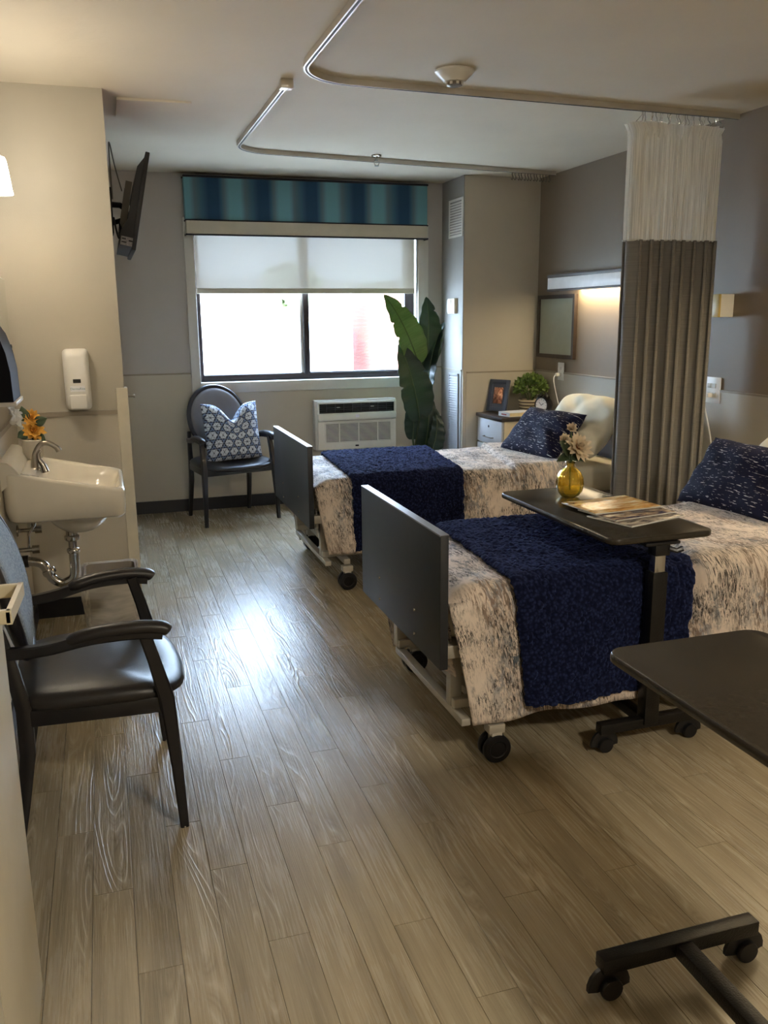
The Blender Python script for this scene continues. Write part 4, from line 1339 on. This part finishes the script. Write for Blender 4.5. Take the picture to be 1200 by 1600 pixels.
# near-left wardrobe with D pull
wd = thing('wardrobe', 'beige wardrobe at the left edge of the entrance', 'wardrobe', (-.48, 1.40, 0))
M_beige = pm('beige_laminate', (202, 192, 168), .45, var=.03)
B().b2(-.74, -.268, .88, 1.915, .0, 2.05, .002).done('body', M_beige, wd, world=True)
B().b2(-.266, -.25, .885, 1.402, .008, 2.04, .002).done('door', M_beige, wd, world=True)
dr = B().b2(-.266, -.25, 1.408, 1.917, .008, 2.04, .002).done('door', M_beige, wd, world=True)
M_pull = pm('ivory_pull', (206, 196, 168), .35, var=.04)
hp = B().b2(-.252, -.198, 1.883, 1.899, .982, 1.010, .003).b2(-.252, -.205, 1.708, 1.724, .982, 1.010, .003)
hp.loft([[(-.198, 1.899, z), (-.208, 1.899, z), (-.215, 1.708, z), (-.205, 1.708, z)] for z in (.982, 1.010)])
hp.done('handle', M_pull, dr, world=True, smooth=False)

M_tvblack = pm('matte_black_plastic', (13, 13, 17), .6, var=.1)
# ================================================================== TV on the far side of the stub wall
tv = thing('television', 'black flat television tilted out from the stub wall', 'television', (.09, 5.35, 1.9))
tl = Matrix.Translation((.235, 5.30, 2.155)) @ Matrix.Rotation(radians(12), 4, 'Y')
def tvb(n, b, m, **k):
    bmesh.ops.transform(b.bm, matrix=tl, verts=b.bm.verts[:])
    return b.done(n, m, tv, world=True, **k)
tvb('screen_panel', B().b2(.0, .022, -.40, .40, -.25, .25, .004), M_tvblack)
tvb('back_housing', B().loft([[(x, y*sy, z) for (x, z) in ((0, -.235), (0, .225), (-.030, .170), (-.040, -.10), (-.065, -.16), (-.065, -.235))] for y, sy in ((-.385, 1), (.385, 1))]), M_tvblack, smooth=False)
tvb('connector_panel', B().b2(-.060, .018, -.386, -.384, -.235, -.190), pm('grey_label', (128, 126, 130), .5, var=.3, scale=90))
tvb('port', B().b2(-.055, -.035, -.388, -.385, -.205, -.199), M_tvblack)
tvb('port', B().b2(-.055, -.030, -.388, -.385, -.222, -.216), M_tvblack)
tvb('port', B().b2(-.020, .005, -.388, -.385, -.212, -.204), M_tvblack)
tvb('mount_rail', B().b2(-.075, -.040, -.16, -.135, -.15, .12), pm('mount_steel', (110, 106, 100), .4, .6))
tvb('mount_rail', B().b2(-.075, -.040, .135, .16, -.15, .12), pm('mount_steel', (110, 106, 100), .4, .6))
tvb('sticker', B().b2(-.041, -.0395, -.38, -.36, -.06, -.03), M_white)
B().b2(.091, .108, 5.20, 5.40, 2.02, 2.26, .003).tube([(.10, 5.3, 2.18), (.15, 5.24, 2.17), (.175, 5.28, 2.16)], .016, 8).tube([(.10, 5.3, 2.08), (.15, 5.24, 2.09), (.18, 5.28, 2.10)], .014, 8).done('wall_mount', M_tvblack, tv, world=True)
B().tube(bez([(.112, 5.22, 2.20), (.110, 5.12, 2.40), (.114, 5.10, 2.47), (.135, 5.15, 2.36), (.165, 5.2, 2.24)], 8), .0035, 6).done('cable', pm('grey_cable', (96, 90, 82), .5), tv, world=True)
B().tube(bez([(.112, 5.2, 2.10), (.118, 5.12, 2.03), (.128, 5.10, 1.985), (.140, 5.12, 2.0), (.138, 5.15, 2.08), (.150, 5.13, 2.0), (.165, 5.12, 1.975), (.18, 5.15, 2.02)], 8), .005, 6).done('cable', M_tvblack, tv, world=True)

# ================================================================== NIGHTSTAND AND ITS THINGS
ns = thing('nightstand', 'white two-drawer nightstand with a dark top in the far corner', 'nightstand', (3.22, 6.42, 0))
NX, NY0, NY1 = 2.955, 6.17, 6.655
M_beigeside = pm('birch_laminate', (206, 192, 160), .45, var=.05)
M_drawer = pm('pale_drawer', (206, 208, 212), .4, var=.02)
B().b2(NX+.02, 3.478, NY0, NY1, .02, .738, .003).done('body', M_beigeside, ns, world=True)
B().b2(NX-.012, 3.482, NY0-.012, NY1+.004, .738, .768, .005).done('top', M_darkwood, ns, world=True)
for z0, z1 in ((.535, .731), (.295, .525), (.05, .285)):
    d = B().b2(NX, NX+.019, NY0+.012, NY1-.006, z0, z1, .003).done('drawer', M_drawer, ns, world=True)
    zc = z0+.055
    B().tube([(NX+.001, NY0+.16, zc), (NX-.022, NY0+.17, zc), (NX-.022, NY1-.17, zc), (NX+.001, NY1-.16, zc)], .005, 8).done('handle', M_nickel, d, world=True)
    if z0 > .5: B().lathe([(0, 0), (.010, 0), (.009, .004), (0, .004)], (NX, (NY0+NY1)/2+.01, z1-.055), 14, Matrix.Rotation(-pi/2, 4, 'Y')).done('lock', M_black, d, world=True)
NT_ = .768
# photo frame
pf = thing('photo_frame', 'blue-grey framed flower picture on the nightstand', 'picture frame', (3.09, 6.54, NT_))
Mf = Matrix.Translation((3.08, 6.555, NT_+.011)) @ Matrix.Rotation(radians(-62), 4, 'Z') @ Matrix.Rotation(radians(-12), 4, 'X')
def pfb(n, b, m, p=None, **k):
    bmesh.ops.transform(b.bm, matrix=Mf, verts=b.bm.verts[:])
    return b.done(n, m, p or pf, world=True, **k)
fwid, fh = .20, .265
M_bluegrey = pm('blue_grey_wood', (66, 72, 90), .45, var=.15)
pfb('frame', B().b2(-fwid/2, -fwid/2+.034, -.010, .010, 0, fh, .003).b2(fwid/2-.034, fwid/2, -.010, .010, 0, fh, .003).b2(-fwid/2+.03, fwid/2-.03, -.010, .010, 0, .036, .003).b2(-fwid/2+.03, fwid/2-.03, -.010, .010, fh-.036, fh, .003), M_bluegrey)
pfb('mat_board', B().b2(-fwid/2+.03, fwid/2-.03, -.002, .004, .03, fh-.03), pm('grey_mat', (88, 92, 108), .7))
pp = grid('picture', lambda u, v: Mf @ Vector((-.046+u*.092, -.0035, .065+v*.135)), 2, 2, mat_print('flower_print', [(.3, (70, 50, 40)), (.45, (150, 96, 70)), (.55, (216, 150, 120)), (.68, (232, 196, 160))], (3.5, 3, 1), 1.2, 4), pf, world=True)
solid(pp, .001)
pfb('easel_leg', B().box((0, .055, .09), (.05, .004, .20), rot=Matrix.Rotation(radians(28), 4, 'X')), M_bluegrey)
# books
bk = thing('book', 'pale paperback lying on the nightstand by the clock', 'book', (3.13, 6.27, NT_))
B().box((3.135, 6.285, NT_+.004), (.24, .16, .003), rot=radians(8)).box((3.135, 6.285, NT_+.034), (.24, .16, .003), rot=radians(8)).box((3.017, 6.268, NT_+.019), (.003, .16, .033), rot=radians(8)).done('cover', pm('book_cover', (206, 204, 200), .5), bk, world=True, smooth=False)
B().box((3.138, 6.285, NT_+.019), (.232, .154, .027), rot=radians(8)).done('pages', pm('book_pages', (214, 196, 150), .8), bk, world=True, smooth=False)
B().box((3.0145, 6.268, NT_+.018), (.002, .07, .010), rot=radians(8)).done('spine_title', pm('spine_print', (150, 60, 56), .6), bk, world=True, smooth=False)
# potted plant
pp_ = thing('potted_plant', 'bushy green plant in a striped basket pot on the nightstand', 'potted plant', (3.345, 6.46, NT_))
prof_ = [(0, 0), (.078, 0)]
for i in range(8):
    z = .006+i*.013
    prof_ += [(.080+.002*i, z), (.086+.002*i, z+.006), (.081+.002*i, z+.012)]
prof_ += [(.085, .112), (.0, .100)]
t_ = NT('striped_basket'); tc = t_.n('TexCoord'); sx_ = t_.n('SeparateXYZ'); t_.link(tc.outputs['Object'], sx_.inputs[0])
t_.base(t_.ramp(t_.math('FRACT', t_.math('DIVIDE', t_.math('ADD', sx_.outputs[2], 1.0), .026)), [(0, L3((206, 190, 158))), (.5, L3((206, 190, 158))), (.52, L3((112, 96, 78))), (1, L3((112, 96, 78)))], 'CONSTANT')); t_.set(Roughness=.8)
B().lathe(prof_, (0, 0, 0), 32).done('basket_pot', t_.m, pp_)
rnd = random.Random(4)
b = B()
for i in range(520):
    a, e = rnd.random()*2*pi, math.asin(rnd.uniform(-.35, 1))
    R_ = .122*(.72+.28*rnd.random())
    d = Vector((cos(a)*cos(e), sin(a)*cos(e), sin(e)*.88))
    c = Vector((0, 0, .195))+d*R_
    tip = c+(d+Vector((rnd.uniform(-.7, .7), rnd.uniform(-.7, .7), rnd.uniform(-.2, .9)))).normalized()*.042
    leaf_mesh(b, c, tip, .026, d+Vector((0, 0, .6)), 3)
fo_ = b.done('foliage', pm('bush_leaf', (104, 128, 62), .5, var=.45, scale=35), pp_, angle=180); fo_['kind'] = 'stuff'
b = B()
for i in range(14):
    a = rnd.random()*2*pi
    b.tube([(.02*cos(a), .02*sin(a), .10), (.06*cos(a), .06*sin(a), .18), (.09*cos(a+.3), .09*sin(a+.3), .25)], .003, 5)
st_ = b.done('branches', M_stem, pp_); st_['kind'] = 'stuff'
# alarm clock
ck = thing('alarm_clock', 'black twin-bell alarm clock at the nightstand edge', 'clock', (3.345, 6.235, NT_))
Mc = Matrix.Translation((3.345, 6.235, NT_+.083)) @ Matrix.Rotation(radians(-66), 4, 'Z') @ Matrix.Scale(1.1, 4)
def ckb(n, b, m, p=None, **k):
    bmesh.ops.transform(b.bm, matrix=Mc, verts=b.bm.verts[:])
    return b.done(n, m, p or ck, world=True, **k)
RX = Matrix.Rotation(pi/2, 4, 'X')
ckb('case', B().lathe([(0, -.044), (.050, -.044), (.058, -.034), (.060, 0), (.058, .018), (.060, .026), (.054, .028), (.052, .020), (0, .020)], (0, 0, 0), 32, RX), M_black)
fcx = ckb('dial', B().lathe([(0, .020), (.051, .020), (.051, .0215), (0, .0215)], (0, 0, 0), 32, RX), pm('dial_white', (236, 232, 222), .5, var=.01))
ckb('hour_hand', B().box((.009, -.0228, .006), (.026, .0012, .004), rot=Matrix.Rotation(radians(-35), 4, 'Y')), M_black, fcx)
ckb('minute_hand', B().box((-.010, -.0242, .011), (.036, .0012, .003), rot=Matrix.Rotation(radians(48), 4, 'Y')), M_black, fcx)
for i in range(12):
    a = pi/6*i
    ckb('hour_mark', B().box((.042*cos(a), -.0222, .042*sin(a)), (.008, .001, .0025), rot=Matrix.Rotation(-a, 4, 'Y')), M_black, fcx)
for s in (-1, 1):
    ckb('bell', B().lathe([(0, .020), (.012, .018), (.020, .010), (.024, 0), (.022, 0), (.012, .014), (0, .016)], (s*.030, 0, .058), 20, Matrix.Rotation(s*radians(28), 4, 'Y')), M_black)
    ckb('foot', B().tube([(s*.032, 0, -.048), (s*.045, 0, -.0735)], [.006, .005], 8), M_chrome)
ckb('carry_handle', B().tube([(-.028, 0, .078), (-.018, 0, .092), (0, 0, .097), (.018, 0, .092), (.028, 0, .078)], .0035, 8), M_black)

# ================================================================== THINGS ON THE OVERBED TABLE
TT = .80
vv = thing('amber_vase', 'round amber glass vase of cream flowers on the overbed table', 'vase', (1.838, 3.17, TT))
B().lathe([(0, .001), (.026, .001), (.038, .008), (.052, .030), (.0575, .058), (.054, .086), (.042, .110), (.026, .124), (.018, .131), (.016, .142), (.022, .152), (.019, .152), (.013, .142), (.014, .131), (.022, .121), (.038, .107), (.050, .085), (.0535, .058), (.048, .032), (.034, .012), (0, .008)], (0, 0, 0), 60, ribs=(10, .035)).done('glass_body', M_gold, vv, angle=180)
VX, VYY = 1.838, 3.17
for k, (dx, dy, dz, R_, lay, pw) in enumerate(((.020, -.02, .213, .070, [(13, .08, 1), (12, .4, .9), (9, .8, .7), (6, 1.15, .5)], .36), (-.035, 0, .245, .032, [(9, .5, 1), (8, .9, .9), (5, 1.25, .8)], .6), (-.002, .0, .290, .030, [(9, .5, 1), (8, .9, .9), (5, 1.25, .8)], .6))):
    c = Vector((VX+dx, VYY+dy, TT+dz))
    B().tube([(VX, VYY, TT+.03), (VX+dx*.1, VYY, TT+.15), (VX+dx*.6, VYY+dy*.6, TT+.15+(dz-.15)*.6), c], .003, 6).done('flower_stem', M_stem, vv, world=True)
    flower('bloom', '', c, R_, (.15 if k == 0 else -.2, -.8, .5), M_creampet, lay, pw, vv, seed=k+20, centre=pm('rust_centre', (160, 92, 60), .7) if k == 0 else None)
for (tx_, ty_, tz_, w) in ((-.075, -.03, .245, .07), (-.095, -.05, .165, .035), (.035, -.06, .160, .075), (.055, -.03, .185, .05)):
    b = B(); leaf_mesh(b, (VX+tx_*.1, VYY-.01, TT+.185), (VX+tx_, VYY+ty_, TT+tz_), w, (0, -.8, .6)); solid(b.done('leaf', pm('bouquet_leaf', (58, 74, 48), .5, var=.2), vv, world=True, angle=180), .0008)
def magazine(label, cx, cy, w, h, rz, z, th, stops, seed, curl=0):
    t = thing('magazine', label, 'magazine', (cx, cy, z), rz)
    B().b2(-w/2, w/2, -h/2, h/2, .0005, th-.0008).done('pages', M_paper, t, smooth=False)
    o = grid('cover', lambda u, v: ((u-.5)*w, (v-.5)*h, th+curl*(u-.2)**2*(u > .2)), 12, 4, mat_print('cover_print_%d' % seed, stops, (4, 9, 1), .8, seed, .22), t, uv=lambda u, v: (u, v))
    solid(o, .0008)
    return t
magazine('bottom magazine with a pale grey page edge nearest the table end', 1.885, 2.755, .30, .215, radians(17), TT, .006, [(.35, (70, 66, 74)), (.5, (150, 140, 132)), (.65, (206, 196, 180))], 3)
magazine('middle magazine with dark blue cover strip', 1.885, 2.815, .30, .215, radians(10), TT+.0075, .005, [(.4, (52, 52, 78)), (.55, (160, 140, 120)), (.7, (214, 200, 176))], 9)
magazine('topmost magazine with a golden sunset cover', 1.872, 2.905, .31, .225, radians(5), TT+.0145, .005, [(.3, (150, 96, 50)), (.45, (206, 160, 96)), (.6, (232, 208, 160)), (.75, (240, 232, 214))], 17, .004)

# ================================================================== FLOOR PLANT IN THE CORNER
fp = thing('bird_of_paradise_plant', 'tall banana-leaf plant in the corner beside the window', 'plant', (2.47, 6.80, 0))
B().lathe([(0, 0), (.11, 0), (.14, .26), (.145, .27), (.13, .27), (.12, .245), (0, .245)], (0, 0, 0), 28).done('pot', M_pot, fp)
B().lathe([(0, .243), (.12, .243), (.10, .252), (0, .256)], (0, 0, 0), 20).done('soil', M_soil, fp)
def big_leaf(base, tip, width, normal, mat, seed, splits=3, droop=.05, fold=.25):
    base, tip = Vector(base), Vector(tip)
    ax = tip-base; L = ax.length; ax.normalize()
    nr = Vector(normal); nr = (nr-ax*nr.dot(ax)).normalized(); sd_ = ax.cross(nr)
    rnd = random.Random(seed)
    sp_ = [(rnd.choice((-1, 1)), rnd.uniform(.3, .92)) for _ in range(splits)]
    def f(u, v):
        t = v
        w = width/2*(sin(pi*min(1, .06+.94*t**.72))**.62) if t < 1 else 0
        a = 2*u-1
        cut = 0
        for s, tt in sp_:
            if a*s > 0: cut = max(cut, math.exp(-((t-tt)/.012)**2)*sst(.55, 1, abs(a)))
        aa = a*(1-.28*cut)
        c = base+ax*(L*t)-nr*(droop*sin(pi*t*.8)*-1+droop*1.6*t*t)
        return c+sd_*(w*aa)+nr*(w*abs(aa)*fold-.006*abs(aa)*sin(t*40+a))
    lf = grid('leaf', f, 20, 60, mat, fp, world=True)
    solid(lf, .0015, 0)
    B().tube([f(.5, i/20)+nr*.002 for i in range(20)], [.006-.0045*i/20 for i in range(20)], 6).done('midrib', M_stem, lf, world=True)
    return lf
def mleaf(name, lo, hi):
    t = NT(name)
    v = t.coord('UV', (2, 40, 1))
    t.base(t.ramp(t.noise(v, 1.0, 3), [(.3, L3(lo)), (.7, L3(hi))])); t.set(Roughness=.42)
    t.p.inputs['Subsurface Weight'].default_value = 0
    t.bump(t.noise(t.coord('UV', (3, 90, 1)), 1, 2), .25, .004)
    tl_ = t.n('BsdfTranslucent'); tl_.inputs[0].default_value = L3((96, 140, 40))
    mx = t.n('MixShader'); mx.inputs[0].default_value = .16
    t.link(t.p.outputs[0], mx.inputs[1]); t.link(tl_.outputs[0], mx.inputs[2]); t.link(mx.outputs[0], t.out.inputs[0])
    return t.m
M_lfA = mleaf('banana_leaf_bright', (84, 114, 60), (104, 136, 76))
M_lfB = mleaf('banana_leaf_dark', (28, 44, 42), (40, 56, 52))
YP = 6.80
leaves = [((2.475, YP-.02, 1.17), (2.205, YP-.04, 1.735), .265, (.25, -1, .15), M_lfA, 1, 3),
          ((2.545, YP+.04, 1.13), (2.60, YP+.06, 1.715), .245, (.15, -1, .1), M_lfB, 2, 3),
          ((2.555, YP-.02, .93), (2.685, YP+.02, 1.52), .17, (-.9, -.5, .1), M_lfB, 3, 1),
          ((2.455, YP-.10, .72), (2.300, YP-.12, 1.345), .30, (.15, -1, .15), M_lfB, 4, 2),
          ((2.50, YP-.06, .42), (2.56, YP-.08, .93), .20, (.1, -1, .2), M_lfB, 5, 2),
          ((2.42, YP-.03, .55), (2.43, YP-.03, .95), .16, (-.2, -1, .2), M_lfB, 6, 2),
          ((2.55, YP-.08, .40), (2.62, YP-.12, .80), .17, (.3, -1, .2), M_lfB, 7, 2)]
for i, (bs, tp, w, nr_, m_, sd0, spn) in enumerate(leaves):
    big_leaf(bs, tp, w, nr_, m_, sd0, spn)
    a = 2*pi*i/7
    B().tube(bez([(2.47+.03*cos(a), YP+.03*sin(a), .245), (2.47+.025*cos(a)+(bs[0]-2.47)*.3, YP+(bs[1]-YP)*.3, .245+(bs[2]-.245)*.5), bs], 6), [.011]*6+[.009]*7, 8).done('leaf_stem', M_stem, fp, world=True)

# ================================================================== OUTSIDE THE WINDOW
M_brick = mat_brickwall()
gr = B().b2(-60, 60, 7.6, 90, -14.2, -14).done('ground', pm('outside_ground', (190, 186, 176), .9), smooth=False); struct(gr, 'pale ground far below the window', 'ground')
def building(label, x0, x1, y, zt, cols, rows, mat):
    t = thing('brick_building', label, 'building', ((x0+x1)/2, y, -14))
    B().b2(x0, x1, y, y+8, -14, zt).done('facade', mat, t, world=True, smooth=False)
    B().b2(x0-.2, x1+.2, y-.25, y+.3, zt-.35, zt).done('cornice', pm('pale_stone', (226, 222, 214), .8), t, world=True, smooth=False)
    for i in range(cols):
        for j in range(rows):
            cx = x0+(x1-x0)*(i+.5)/cols; cz = zt-1.6-2.9*j
            w = B().b2(cx-.55, cx+.55, y-.06, y+.02, cz-.75, cz+.75).done('window', pm('pale_window_frame', (226, 226, 226), .6), t, world=True, smooth=False)
            B().b2(cx-.46, cx+.46, y-.075, y-.05, cz-.66, cz+.66).done('pane', pm('far_glass', (176, 190, 202), .2), w, world=True, smooth=False)
    return t
building('long pale building seen through the left window pane', -14, 9.6, 34, 3.0, 8, 2, pm('white_render', (236, 232, 226), .9))
building('pale brick building seen through the right window pane', 10.4, 24, 30, 2.9, 6, 2, M_brick)
def tree(label, x, y, h, r, seed):
    t = thing('street_tree', label, 'tree', (x, y, -14))
    B().tube([(x, y, -14), (x+.1, y, -14+h*.5), (x, y, -14+h*.8)], [.28, .2, .1], 8).done('trunk', pm('bark', (170, 160, 150), .9), t, world=True)
    rn = random.Random(seed); b = B()
    for i in range(300):
        d = Vector((rn.gauss(0, 1), rn.gauss(0, 1), rn.gauss(0, 1))).normalized()*r*rn.uniform(.6, 1)
        c = Vector((x, y, -14+h))+Vector((d.x, d.y, d.z*.8))
        leaf_mesh(b, c, c+Vector((rn.uniform(-1, 1), rn.uniform(-1, 1), rn.uniform(-1, 1))).normalized()*.5, .35, d, 2)
    o = b.done('crown', pm('tree_leaf', (170, 186, 140), .7, var=.3, scale=2), t, world=True); o['kind'] = 'stuff'
tree('small leafy tree top low in the left window pane', 5.9, 28, 16.5, .8, 3)

# ================================================================== ENTRANCE FILL LIGHT (added behind the camera to brighten the near floor)
ENTRY_FILL = 92.0
el = thing('entry_fill_light', 'unseen fill light added over the entrance behind the viewer', 'ceiling light', (1.6, -.6, CEIL))
B().lathe([(0, -.001), (.19, -.001), (.19, -.03), (0, -.03)], (0, 0, 0), 32).done('light_base', M_white, el)
B().lathe([(.175, -.03), (.16, -.06), (.09, -.085), (0, -.09)], (0, 0, 0), 32).done('diffuser', mat_emit('entry_fill_diffuser', (255, 244, 224), ENTRY_FILL*LAMP), el)
